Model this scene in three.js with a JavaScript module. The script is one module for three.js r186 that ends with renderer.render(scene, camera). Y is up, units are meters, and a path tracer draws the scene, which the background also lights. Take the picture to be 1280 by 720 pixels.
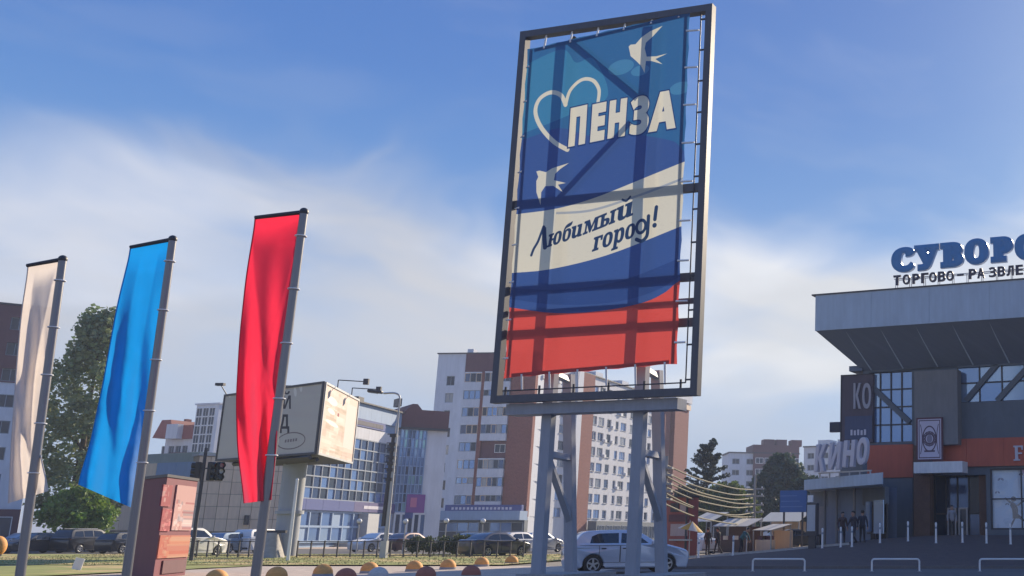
import * as THREE from 'three';
import { mergeGeometries, toCreasedNormals } from 'three/addons/utils/BufferGeometryUtils.js';
import { RoundedBoxGeometry } from 'three/addons/geometries/RoundedBoxGeometry.js';
import { TextGeometry } from 'three/addons/geometries/TextGeometry.js';
import { MarchingCubes } from 'three/addons/objects/MarchingCubes.js';
import { FontLoader } from 'three/addons/loaders/FontLoader.js';

// ---------------------------------------------------------------- camera, sky, sun, exposure
const F = 1366, CX = 1117, CY = 360, HY = 668, EYE = 1.35;
const PITCH = Math.atan((HY - CY) / F), SP = Math.sin(PITCH), CP = Math.cos(PITCH);
const scene = new THREE.Scene();
const FULLW = 2234, FULLH = FULLW * 9 / 16;
const camera = new THREE.PerspectiveCamera(2 * Math.atan(FULLH / 2 / F) * 180 / Math.PI, 16 / 9, 0.1, 8000);
camera.position.set(0, EYE, 0);
camera.rotation.x = PITCH;
camera.setViewOffset(FULLW, FULLH, 0, (FULLH - 720) / 2, 1280, 720);

const renderer = new THREE.WebGLRenderer({ antialias: true });
renderer.toneMapping = THREE.LinearToneMapping;
renderer.toneMappingExposure = 1.52;
renderer.shadowMap.enabled = true;

const SUN_AZ = 23 * Math.PI / 180, SUN_EL = 23 * Math.PI / 180;
const SUN = new THREE.Vector3(Math.sin(SUN_AZ) * Math.cos(SUN_EL), Math.sin(SUN_EL), -Math.cos(SUN_AZ) * Math.cos(SUN_EL));
const sun = new THREE.DirectionalLight(new THREE.Color().setRGB(1, 0.84, 0.63), 4.9);
sun.name = 'sun';
sun.position.copy(SUN).multiplyScalar(300).add(new THREE.Vector3(-20, 0, -90));
sun.target.position.set(-20, 0, -90);
sun.castShadow = true;
sun.shadow.radius = 1.2;
sun.shadow.mapSize.set(4096, 4096);
Object.assign(sun.shadow.camera, { left: -170, right: 170, top: 170, bottom: -170, near: 1, far: 700 });
scene.add(sun, sun.target);

// seeded random and value noise
function rng(seed) { let a = seed >>> 0; return () => { a = (a + 0x6D2B79F5) >>> 0; let t = a; t = Math.imul(t ^ (t >>> 15), t | 1); t ^= t + Math.imul(t ^ (t >>> 7), t | 61); return ((t ^ (t >>> 14)) >>> 0) / 4294967296; }; }
function hash3(x, y, s) { let h = Math.imul(x | 0, 374761393) ^ Math.imul(y | 0, 668265263) ^ Math.imul(s | 0, 2147483647 - 61); h = Math.imul(h ^ (h >>> 13), 1274126177); return ((h ^ (h >>> 16)) >>> 0) / 4294967296; }
const sm = (t) => t * t * (3 - 2 * t), clamp = (x, a = 0, b = 1) => Math.min(b, Math.max(a, x)), lerp = (a, b, t) => a + (b - a) * t;
const ss = (a, b, x) => sm(clamp((x - a) / (b - a)));
function vnoise(x, y, s, period = 0) {
  const ix = Math.floor(x), iy = Math.floor(y), fx = sm(x - ix), fy = sm(y - iy), w = (n) => period ? ((n % period) + period) % period : n;
  return lerp(lerp(hash3(w(ix), w(iy), s), hash3(w(ix + 1), w(iy), s), fx), lerp(hash3(w(ix), w(iy + 1), s), hash3(w(ix + 1), w(iy + 1), s), fx), fy);
}
function fbm(x, y, s, oct = 5, period = 0) { let a = 0.5, sum = 0, n = 0; for (let i = 0; i < oct; i++) { sum += a * vnoise(x, y, s + i * 17, period); n += a; x *= 2; y *= 2; period *= 2; a *= 0.5; } return sum / n; }

{ // sky: air and clouds
  const W = 3072, H = 1536, data = new Float32Array(W * H * 4), R = 180 / Math.PI;
  const ramp = [[-90, .16, .15, .14], [-1, .22, .22, .23], [0, .34, .42, .54], [4, .30, .39, .54], [9, .24, .35, .54], [14, .135, .25, .48], [18, .082, .190, .43], [22, .053, .147, .395], [27, .039, .120, .365], [40, .040, .12, .36], [60, .05, .14, .39], [90, .045, .13, .36]];
  for (let r = 0; r < H; r++) {
    const up = ((r + 0.5) / H - 0.5) * Math.PI, el = up * R, y = Math.sin(up);
    let i = 0; while (i < ramp.length - 2 && ramp[i + 1][0] < el) i++;
    const t = clamp((el - ramp[i][0]) / (ramp[i + 1][0] - ramp[i][0])), base = [1, 2, 3].map((c) => lerp(ramp[i][c], ramp[i + 1][c], t));
    for (let c = 0; c < W; c++) {
      const round = ((c + 0.5) / W - 0.5) * 2 * Math.PI, x = Math.cos(round) * Math.cos(up), z = Math.sin(round) * Math.cos(up);
      const cosS = clamp(x * SUN.x + y * SUN.y + z * SUN.z, -1, 1), ang = Math.acos(cosS) * R;
      const glow = 0.22 * Math.exp(-((ang / 13) ** 2)) + 0.13 * Math.exp(-ang / 27), o = (r * W + c) * 4;
      let col = [base[0] + glow * 0.95, base[1] + glow * 0.95, base[2] + glow * 0.7];
      if (el > -1) {
        // periodic in azimuth: sample on a cylinder with x,z; stretched sideways
        const az = Math.atan2(x, -z) * R, P = 24, u = (az + 360) / 15, v = el / 5.2;
        const wx = fbm(u * 1.0, v * 0.6, 11, 4, P) - 0.5, w2 = fbm(u, v * 0.8 + 9, 41, 4, P) - 0.5;
        const n = fbm(u + 0.0, v + wx * 2.2 + u * 0.0, 5, 6, P), big = fbm(u * 0.5, v * 0.55 + w2 * 0.8, 77, 3, P / 2);
        const streak = fbm(u * 2, v * 2.6 + wx * 3 - u * 0, 91, 5, P * 2);
        const sd = fbm(u * 0.5, el / 2.3 + u * 2, 211, 5, 12);
        const cover = ss(18.8, 10.0, el + (big - 0.5) * 8) * (0.72 + 0.28 * ss(1, 8, el));
        let m = ss(0.22, 0.68, n * 0.8 + big * 0.2 + streak * 0.12 - 0.06 + cover * 0.42 - 0.26) * ss(-1, 6, el) * ss(23, 13, el + (streak - 0.5) * 8);
        m = clamp(m * (0.55 + 0.9 * lerp(.5, sd, ss(6, 11, el))) + 0.07 * ss(0.5, 0.8, streak) * ss(60, 22, el) * ss(8, 17, el));
        const shade = ss(0.35, 0.75, fbm(u * 1.3 + 3, v * 1.4 + wx, 133, 5, Math.round(P * 1.3)));
        const warm = Math.exp(-(((az - 2) / 26) ** 2)) * ss(30, 6, el);
        const k = lerp(0.395, 0.515, shade) + 0.11 * warm * ss(4, 10, el) + glow * 0.7, low = ss(9, 2, el);
        const cc = [lerp(k * 1.0, 0.29, low), lerp(k * 1.01, 0.36, low), lerp(k * (1.08 - .06 * warm), 0.48, low)];
        col = col.map((b, q) => lerp(b, cc[q], m * 0.9));
      }
      data[o] = col[0]; data[o + 1] = col[1]; data[o + 2] = col[2]; data[o + 3] = 1;
    }
  }
  const sky = new THREE.DataTexture(data, W, H, THREE.RGBAFormat, THREE.FloatType);
  sky.mapping = THREE.EquirectangularReflectionMapping; sky.magFilter = THREE.LinearFilter; sky.minFilter = THREE.LinearFilter; sky.needsUpdate = true;
  scene.background = sky; scene.environment = sky;
}

// ---------------------------------------------------------------- helpers
const V3 = (x, y, z) => new THREE.Vector3(x, y, z);
function ray(px, py) { const x = (px - CX) / F, y = (CY - py) / F; return V3(x, y * CP + SP, y * SP - CP); }
function at(px, py, d) { const r = ray(px, py); return r.multiplyScalar(d / -r.z).add(V3(0, EYE, 0)); }   // the point seen at a pixel, d metres ahead
const gx = (px, d) => at(px, HY, d).x;
class Frame {                                   // an upright plane standing on the ground, x along it, z towards the viewer
  constructor(x, z, th) { this.o = V3(x, 0, z); this.th = th; this.n = V3(Math.sin(th), 0, Math.cos(th)); this.e = V3(Math.cos(th), 0, -Math.sin(th)); }
  static across(pl, dl, pr, dr) { const ax = gx(pl, dl), bx = gx(pr, dr); const f = new Frame(ax, -dl, Math.atan2(dr - dl, bx - ax)); f.len = Math.hypot(bx - ax, dr - dl); return f; }
  uv(px, py, lz = 0) { const r = ray(px, py), E = V3(0, EYE, 0).sub(this.o), t = (lz - E.dot(this.n)) / r.dot(this.n), p = r.multiplyScalar(t).add(E); return [p.dot(this.e), p.y]; }
  rect(x0, y0, x1, y1, z = 0) { const my = (y0 + y1) / 2, mx = (x0 + x1) / 2; return [this.uv(x0, my, z)[0], this.uv(x1, my, z)[0], this.uv(mx, y1, z)[1], this.uv(mx, y0, z)[1]]; }
  world(u, v, z) { return this.o.clone().addScaledVector(this.e, u).addScaledVector(this.n, z).setY(v); }
}
const used = new Map();
function numbered(n) { const k = used.get(n) ?? 0; used.set(n, k + 1); return k ? n + '_' + String(k).padStart(3, '0') : n; }
function tag(o, label, category, group) { o.userData.label = label; o.userData.category = category; if (group) o.userData.group = group; return o; }
function thing(name, label, category, pos = [0, 0, 0], turn = 0, group) {
  const o = new THREE.Group(); o.name = numbered(name); o.position.set(...(pos.isVector3 ? pos.toArray() : pos)); o.rotation.y = turn; scene.add(o);
  return tag(o, label, category, group);
}
const thingOn = (f, name, label, category, group) => thing(name, label, category, f.o, f.th, group);
function part(name, geo, mat, parent, pos) { const m = new THREE.Mesh(geo, mat); m.name = name; m.castShadow = m.receiveShadow = true; if (pos) m.position.set(...pos); parent.add(m); return m; }
function struct(name, geo, mat) { const m = part(numbered(name), geo, mat, scene); m.userData.kind = 'structure'; return m; }
function dup(root, label, pos, turn) { const r = root.clone(); r.name = numbered(root.name.replace(/_\d{3}$/, '')); r.userData = { ...root.userData, label }; if (pos) r.position.set(...(pos.isVector3 ? pos.toArray() : pos)); if (turn !== undefined) r.rotation.y = turn; scene.add(r); return r; }
const geoCache = new Map();
const memo = (key, make) => { if (!geoCache.has(key)) geoCache.set(key, make()); return geoCache.get(key); };
const q = (x) => Math.round(x * 1000) / 1000;
function boxGeo(w, h, d) {                      // uv in metres
  w = q(w); h = q(h); d = q(d);
  return memo('b' + [w, h, d], () => {
    const g = new THREE.BoxGeometry(w, h, d), uv = g.attributes.uv, dims = [[d, h], [d, h], [w, d], [w, d], [w, h], [w, h]];
    for (let i = 0; i < 24; i++) { const [a, b] = dims[i >> 2]; uv.setXY(i, uv.getX(i) * a, uv.getY(i) * b); }
    return g;
  });
}
function box(parent, name, mat, x0, x1, y0, y1, z0, z1) { return part(name, boxGeo(Math.abs(x1 - x0), Math.abs(y1 - y0), Math.abs(z1 - z0)), mat, parent, [(x0 + x1) / 2, (y0 + y1) / 2, (z0 + z1) / 2]); }
const pbox = (f, parent, name, mat, x0, y0, x1, y1, z0, z1) => { const [a, b, c, d] = f.rect(x0, y0, x1, y1, z1); return box(parent, name, mat, a, b, c, d, z0, z1); };
function moved(g, x, y, z, rx = 0, ry = 0, rz = 0) { const m = new THREE.Matrix4().makeRotationFromEuler(new THREE.Euler(rx, ry, rz)).setPosition(x, y, z); return g.clone().applyMatrix4(m); }
function bar(a, b, r0, r1 = r0, n = 10) { const d = b.clone().sub(a), g = new THREE.CylinderGeometry(r1, r0, d.length(), n); g.applyQuaternion(new THREE.Quaternion().setFromUnitVectors(V3(0, 1, 0), d.normalize())); g.translate((a.x + b.x) / 2, (a.y + b.y) / 2, (a.z + b.z) / 2); return g; }
function beam(a, b, w, d) { // square bar between two points, its width across and depth along z
  const dir = b.clone().sub(a), L = dir.length(), g = boxGeo(w, L, d).clone(); dir.normalize();
  g.applyQuaternion(new THREE.Quaternion().setFromUnitVectors(V3(0, 1, 0), dir)); g.translate((a.x + b.x) / 2, (a.y + b.y) / 2, (a.z + b.z) / 2); return g;
}
function joined(list) { const need = list.map((g) => { let h = g.index ? g.toNonIndexed() : g.clone(); for (const k of Object.keys(h.attributes)) if (!['position', 'normal', 'uv'].includes(k)) h.deleteAttribute(k); if (!h.attributes.uv) h.setAttribute('uv', new THREE.BufferAttribute(new Float32Array(h.attributes.position.count * 2), 2)); return h; }); return mergeGeometries(need); }

// ---------------------------------------------------------------- materials
const NT = {};
function noiseImage(key, fn, S = 256) {
  const d = new Uint8Array(S * S * 4);
  for (let y = 0; y < S; y++) for (let x = 0; x < S; x++) { const v = fn(x / S, y / S), o = (y * S + x) * 4; for (let c = 0; c < 3; c++) d[o + c] = clamp(Array.isArray(v) ? v[c] : v) * 255; d[o + 3] = 255; }
  const t = new THREE.DataTexture(d, S, S); t.wrapS = t.wrapT = THREE.RepeatWrapping; t.magFilter = THREE.LinearFilter; t.minFilter = THREE.LinearMipmapLinearFilter; t.generateMipmaps = true; t.needsUpdate = true;
  return NT[key] = t;
}
noiseImage('grain', (x, y) => 0.62 + 0.28 * fbm(x * 32, y * 32, 3, 4, 32) + 0.22 * (fbm(x * 4, y * 4, 8, 4, 4) - 0.3));
noiseImage('wall', (x, y) => 0.70 + 0.16 * fbm(x * 6, y * 3, 21, 5, 6) + 0.12 * fbm(x * 24, y * 2, 25, 3, 24) + 0.06 * hash3(x * 256, y * 256, 2));
noiseImage('asphalt', (x, y) => 0.52 + 0.30 * hash3(x * 512, y * 512, 7) + 0.34 * (fbm(x * 5, y * 5, 31, 5, 5) - 0.35), 512);
noiseImage('fabric', (x, y) => 0.82 + 0.08 * ((Math.floor(x * 128) + Math.floor(y * 128)) % 2) + 0.08 * fbm(x * 10, y * 10, 4, 4, 10));
noiseImage('paving', (x, y) => { const bx = x * 16, by = y * 32, row = Math.floor(by), bx2 = bx + (row % 2) * 0.5, fx = bx2 - Math.floor(bx2), fy = by - row; return (fx < 0.06 || fy < 0.1) ? 0.5 : 0.66 + 0.3 * hash3(Math.floor(bx2) % 16, row % 32, 5) + 0.1 * (fbm(x * 20, y * 20, 9, 3, 20) - .5); }, 512);
noiseImage('turf', (x, y) => { const n = fbm(x * 12, y * 12, 61, 5, 12), d = ss(0.45, 0.65, fbm(x * 5, y * 5, 67, 4, 5)); return [lerp(0.46, 0.95, d * .8) * (0.6 + 0.5 * n), lerp(0.58, 0.86, d * .6) * (0.6 + 0.5 * n), lerp(0.26, 0.6, d * .8) * (0.6 + 0.5 * n)]; }, 512);
function M(name, rgb, { rough = 0.8, metal = 0, tex, size = 2, bump = 0, mean = 0.84, ...rest } = {}) {
  const m = new THREE.MeshPhysicalMaterial({ roughness: rough, metalness: metal, ...rest }); m.name = name;
  if (tex) { const t = NT[tex].clone(); t.repeat.set(1 / size, 1 / size); t.needsUpdate = true; m.map = t; if (bump) { m.bumpMap = t; m.bumpScale = bump; } rgb = rgb.map((c) => Math.min(1, c / mean)); }
  m.color.setRGB(...rgb); return m;
}
const mats = {
  asphalt: M('asphalt', [.105, .10, .10], { tex: 'asphalt', size: 7, mean: .68, rough: .9 }),
  ground: M('dusty ground', [.20, .18, .15], { tex: 'asphalt', size: 9, mean: .68, rough: .95 }),
  pave: M('pale paving', [.56, .46, .37], { tex: 'paving', size: 4.8, mean: .8, rough: .9, bump: .004 }),
  brickpave: M('dark paving', [.105, .068, .06], { tex: 'paving', size: 4.0, mean: .8, rough: .9, bump: .004 }),
  turf: M('dry turf', [.44, .37, .22], { tex: 'turf', size: 9, mean: .6, rough: 1 }),
  kerb: M('kerb stone', [.48, .46, .43], { tex: 'grain', size: 1.5, mean: .8 }),
  paint: M('road paint', [.72, .72, .70], { tex: 'grain', size: .8, mean: .8, rough: .6 }),
  frameSteel: M('grey painted steel', [.085, .09, .108], { tex: 'wall', size: 1.3, rough: .5 }),
  legSteel: M('pale grey painted steel', [.33, .355, .40], { tex: 'wall', size: 1.1, rough: .55 }),
  darkSteel: M('dark steel', [.045, .045, .055], { rough: .5, tex: 'grain', size: .7, mean: .8 }),
  poleGrey: M('brushed pole metal', [.22, .22, .235], { rough: .32, metal: .5, tex: 'wall', size: .6 }),
  galv: M('galvanised steel', [.42, .43, .45], { rough: .5, metal: .5, tex: 'wall', size: .8 }),
  white: M('white paint', [.78, .78, .77], { rough: .5, tex: 'wall', size: 1.4 }),
  rope: M('white tie', [.85, .85, .84], { rough: .7 }),
  concrete: M('concrete', [.36, .35, .34], { tex: 'grain', size: 1.8, mean: .8, rough: .95 }),
  glass: M('dark window glass', [.035, .05, .075], { rough: .06, specularIntensity: .7 }),
  glassDim: M('dim door glass', [.02, .024, .034], { rough: .15, specularIntensity: .25 }),
  kerbWorn: M('worn kerb', [.15, .14, .14], { tex: 'grain', size: 1.2, mean: .8 }),
  glassBlue: M('blue coated glass', [.19, .31, .54], { rough: .08, metal: .55 }),
  glassBlue2: M('light blue coated glass', [.32, .46, .66], { rough: .1, metal: .5 }),
  glassDeep: M('deep blue coated glass', [.07, .11, .20], { rough: .07, metal: .55 }),
  aptGrey: M('pale rendered wall', [.66, .685, .73], { tex: 'wall', size: 5, rough: .92 }),
  aptWhite: M('white rendered wall', [.63, .645, .68], { tex: 'wall', size: 5, rough: .92 }),
  aptPanel: M('balcony panel', [.62, .64, .68], { tex: 'wall', size: 2, rough: .8 }),
  brick: M('red brick', [.27, .105, .085], { tex: 'paving', size: 3.2, mean: .8, rough: .95 }),
  maroon: M('maroon cladding', [.13, .05, .06], { tex: 'wall', size: 2.2, rough: .7 }),
  beige: M('beige cladding', [.80, .62, .44], { tex: 'wall', size: 2.4, rough: .7 }),
  beigeDark: M('beige cladding, darker', [.74, .56, .40], { tex: 'wall', size: 2.4, rough: .7 }),
  joint: M('joint', [.36, .28, .2], { rough: .9 }),
  bluePanel: M('light blue cladding', [.22, .33, .50], { tex: 'wall', size: 2.2, rough: .55 }),
  blueSign: M('blue sign face', [.03, .06, .25], { rough: .5, tex: 'wall', size: 1 }),
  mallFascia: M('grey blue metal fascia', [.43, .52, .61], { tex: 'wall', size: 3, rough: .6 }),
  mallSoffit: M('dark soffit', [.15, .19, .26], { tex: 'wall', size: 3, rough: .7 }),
  mallWall: M('dark facade panel', [.125, .15, .175], { tex: 'wall', size: 3, rough: .7 }),
  mallCol: M('grey brown column panel', [.20, .20, .20], { tex: 'wall', size: 2, rough: .7 }),
  mallRed: M('dark red facade band', [.52, .11, .06], { tex: 'wall', size: 2.4, rough: .6 }),
  mallBrown: M('brown stone cladding', [.15, .085, .06], { tex: 'grain', size: 1.6, mean: .8, rough: .8 }),
  mullion: M('dark mullion', [.05, .055, .065], { rough: .5 }),
  mullionPale: M('pale mullion', [.27, .32, .38], { rough: .5 }),
  slate: M('dark slate board', [.10, .08, .10], { tex: 'wall', size: 2, rough: .6 }), slateBlue: M('slate blue panel', [.07, .09, .16], { tex: 'wall', size: 2, rough: .6 }),
  letterBlue: M('blue sign letter', [.03, .20, .46], { rough: .35, tex: 'wall', size: 1 }),
  letterDark: M('dark sign letter', [.035, .035, .07], { rough: .5 }),
  letterGrey: M('grey sign letter', [.40, .39, .43], { rough: .6 }),
  kioskRed: M('maroon kiosk wall', [.17, .03, .05], { tex: 'wall', size: 2, rough: .6 }),
  letterWhite: M('white sign letter', [.62, .60, .66], { rough: .5 }),
  tyre: M('tyre rubber', [.02, .02, .021], { rough: .85 }),
  rim: M('alloy rim', [.45, .46, .48], { rough: .3, metal: .8 }),
  trim: M('black plastic trim', [.025, .025, .027], { rough: .6 }),
  curtain: M('curtained window glass', [.30, .31, .32], { rough: .25, clearcoat: 1, clearcoatRoughness: .04 }),
  carGlass: M('car glass', [.02, .026, .035], { rough: .05, clearcoat: 1, clearcoatRoughness: .02 }),
  tail: M('red tail lamp', [.35, .015, .015], { rough: .2, clearcoat: 1 }),
  head: M('clear head lamp', [.6, .62, .65], { rough: .12, clearcoat: 1 }),
  plate: M('number plate', [.7, .7, .68], { rough: .5 }),
  bark: M('bark', [.10, .075, .055], { tex: 'grain', size: .9, mean: .8, rough: 1 }),
  roofRed: M('red metal roof', [.30, .07, .055], { tex: 'wall', size: 2, rough: .55 }),
};
const carPaint = (name, rgb, metal = .35) => M(name, rgb, { rough: .32, metal, clearcoat: 1, clearcoatRoughness: .06 });

// canvas print
function canvasMat(name, W, H, draw, opts = {}) {
  const c = document.createElement('canvas'); c.width = W; c.height = H; const x = c.getContext('2d'); draw(x, W, H);
  const t = new THREE.CanvasTexture(c); t.colorSpace = THREE.SRGBColorSpace; t.anisotropy = 8;
  const m = new THREE.MeshPhysicalMaterial({ map: t, roughness: .7, ...opts }); m.name = name; return m;
}
const fontSerif = await new FontLoader().loadAsync('fonts/droid/droid_serif_bold.typeface.json');
const fontSans = await new FontLoader().loadAsync('fonts/droid/droid_sans_bold.typeface.json');
function letterGeo(font, ch, w, h, depth, fat = 0, slant = 0) { // letter filling w x h, its lower left corner at the origin
  return memo(['L', font === fontSerif, ch, q(w), q(h), depth, fat, slant].join(), () => {
    const g = new TextGeometry(ch, { font, size: 1, depth: .2, curveSegments: 6, bevelEnabled: fat > 0, bevelSize: fat, bevelThickness: .02, bevelSegments: 1 });
    g.computeBoundingBox(); const b = g.boundingBox, s = b.getSize(V3(0, 0, 0));
    g.translate(-b.min.x, -b.min.y, -b.min.z); g.scale(w / s.x, h / s.y, depth / s.z);
    if (slant) g.applyMatrix4(new THREE.Matrix4().makeShear(0, 0, slant, 0, 0, 0));
    g.computeVertexNormals(); return g;
  });
}

// wall with real openings, and windows that stand in them
function holedWall(w, h, holes, thick) {
  const s = new THREE.Shape([new THREE.Vector2(0, 0), new THREE.Vector2(w, 0), new THREE.Vector2(w, h), new THREE.Vector2(0, h)]);
  for (const [a, b, c, d] of holes) s.holes.push(new THREE.Path([new THREE.Vector2(a, c), new THREE.Vector2(a, d), new THREE.Vector2(b, d), new THREE.Vector2(b, c)]));
  const g = new THREE.ExtrudeGeometry(s, { depth: thick, bevelEnabled: false }); g.translate(0, 0, -thick); return g;
}
function windowAt(parent, [a, b, c, d], z, { frame = mats.white, pane = mats.glass, cols = 2, rows = 1, t = .07, deep = .08, back = .16, name = 'window' } = {}) {
  const w = q(b - a), h = q(d - c);
  const g = memo(['win', w, h, cols, rows, t, deep].join(), () => {
    const l = [moved(boxGeo(w, t, deep), 0, -h / 2 + t / 2, 0), moved(boxGeo(w, t, deep), 0, h / 2 - t / 2, 0), moved(boxGeo(t, h - 2 * t, deep), -w / 2 + t / 2, 0, 0), moved(boxGeo(t, h - 2 * t, deep), w / 2 - t / 2, 0, 0)];
    for (let i = 1; i < cols; i++) l.push(moved(boxGeo(t * .8, h - 2 * t, deep * .9), -w / 2 + i * w / cols, 0, 0));
    for (let i = 1; i < rows; i++) for (let j = 0; j < cols; j++) l.push(moved(boxGeo(w / cols - t * .9, t * .8, deep * .85), -w / 2 + (j + .5) * w / cols, -h / 2 + i * h / rows, 0));
    return joined(l);
  });
  const m = part(name, g, frame, parent, [(a + b) / 2, (c + d) / 2, z - back]);
  part('pane', boxGeo(w - t, h - t, .02), pane, m, [0, 0, -.012]);
  return m;
}
function paneGrid(parent, [a, b, c, d], z, cols, rows, panes, mull, seed, { t = .09, name = 'pane', proud = .05 } = {}) { // curtain wall: each pane a part, one joined grid of mullions
  const r = rng(seed), w = (b - a) / cols, h = (d - c) / rows, l = [];
  for (let i = 0; i < cols; i++) for (let j = 0; j < rows; j++) { const p = part(name, boxGeo(w - t * .6, h - t * .6, .04), panes[Math.floor(r() * panes.length)], parent, [a + (i + .5) * w, c + (j + .5) * h, z - .02]); p.rotation.set((r() - .5) * .012, (r() - .5) * .012, 0); }
  for (let i = 0; i <= cols; i++) l.push(moved(boxGeo(t, d - c + t, t), a + i * w, (c + d) / 2, z + proud));
  for (let j = 0; j <= rows; j++) for (let i = 0; i < cols; i++) l.push(moved(boxGeo(w - t, t, t * .9), a + (i + .5) * w, c + j * h, z + proud));
  return part('mullions', joined(l), mull, parent);
}

// ---------------------------------------------------------------- ground
const rise = (x, d) => 1.3 * ss(-14, 4, x) * ss(43, 66, d);
function sheet(xs, ds, lift, height = rise) { // sheet over columns xs and depths ds
  const pos = [], uv = [], idx = [], n = xs.length;
  for (const d of ds) for (const x of xs) { pos.push(x, height(x, d) + lift, -d); uv.push(x, d); }
  for (let j = 0; j < ds.length - 1; j++) for (let i = 0; i < n - 1; i++) { const a = j * n + i; idx.push(a, a + 1, a + n, a + 1, a + n + 1, a + n); }
  const g = new THREE.BufferGeometry(); g.setAttribute('position', new THREE.Float32BufferAttribute(pos, 3)); g.setAttribute('uv', new THREE.Float32BufferAttribute(uv, 2)); g.setIndex(idx); g.computeVertexNormals(); return g;
}
const range = (a, b, n) => Array.from({ length: n + 1 }, (_, i) => a + (b - a) * i / n);
struct('ground', sheet([-3000, -800, -300, -120, -60, ...range(-40, 40, 80), 60, 120, 300, 800, 3000], [-3000, -600, -100, -20, 0, 15, 25, ...range(30, 110, 80), 140, 200, 320, 600, 1500, 4000], 0), mats.ground);
const flat = () => 0;
struct('road', sheet(range(-70, 60, 130), range(2, 33.4, 8), .005, rise), mats.asphalt);
struct('pavement', sheet(range(-60, -11, 20), range(33.6, 48.9, 15), .006), mats.pave);
struct('side_verge', sheet(range(-60, -27.4, 65), range(34.2, 48.85, 30), .03, (x, d) => .03 * fbm(x * .8, d * .8, 4)), mats.turf);
struct('car_park', sheet(range(-11, 60, 71), range(33.6, 44.6, 22), .005), mats.asphalt);
struct('slope_paving', sheet(range(-12.5, 60, 145), [44.8, ...range(45.5, 74, 57)], .006), mats.brickpave);
struct('street', sheet([-200, -150, ...range(-110, -13, 40)], range(76, 108, 10), .005, flat), mats.asphalt);
struct('far_pavement', sheet([-200, -150, ...range(-110, -14, 40)], range(108.2, 131, 5), .006, flat), mats.pave);
{ const t = struct('grass_verge', sheet(range(-66, -17, 98), range(49, 75.6, 50), .05, (x, d) => .03 * fbm(x * .8, d * .8, 4)), mats.turf);
  // blades near the edge so that the verge has an edge of its own
  const r = rng(5), pos = [], nb = 14000; for (let i = 0; i < nb; i++) { const x = lerp(-52, -17, r()), d = lerp(49.2, 75.3, r()), h = .02 + .07 * r() * r(), a = r() * 6.28, w = .03; pos.push(x - w * Math.cos(a), .06, -d - w * Math.sin(a), x + w * Math.cos(a), .06, -d + w * Math.sin(a), x + (r() - .5) * .08, .06 + h, -d + (r() - .5) * .08); }
  const g = new THREE.BufferGeometry(); g.setAttribute('position', new THREE.Float32BufferAttribute(pos, 3)); g.computeVertexNormals();
  const o = part('grass', g, M('grass blade', [.34, .31, .14], { rough: 1 }), scene); o.userData = { kind: 'stuff', label: 'dry yellowish grass of the verge behind the low fence', category: 'grass' }; }
function kerbLine(pts, w, h, mat, parent, name = 'kerb_stone') { // kerb of single stones along points
  for (let i = 0; i < pts.length - 1; i++) { const a = pts[i], b = pts[i + 1], L = a.distanceTo(b), m = part(name, boxGeo(q(L - .012), h, w), mat, parent, [(a.x + b.x) / 2, (a.y + b.y) / 2 + h / 2 - .08, (a.z + b.z) / 2]); m.rotation.set(0, Math.atan2(-(b.z - a.z), b.x - a.x), Math.asin((b.y - a.y) / L)); }
}
{ const k = new THREE.Group(); k.name = 'kerb'; k.userData.kind = 'structure'; scene.add(k); kerbLine(range(-58, -11.2, 40).map((x) => V3(x, 0, -33.5)), .16, .2, mats.kerb, k); }
{ const k = new THREE.Group(); k.name = 'slope_kerb'; k.userData.kind = 'structure'; scene.add(k); kerbLine(range(-12.3, 20, 32).map((x) => V3(x, rise(x, 44.7), -44.7)), .18, .2, mats.kerbWorn, k); }
{ const k = new THREE.Group(); k.name = 'plaza_kerb'; k.userData.kind = 'structure'; scene.add(k);
  kerbLine(range(0, 1, 26).map((t) => { const x = lerp(-12.4, -2.4, t), d = 62 - t * 1.2; return V3(x, rise(x, d), -d); }), .22, .2, mats.kerb, k); }

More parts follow.
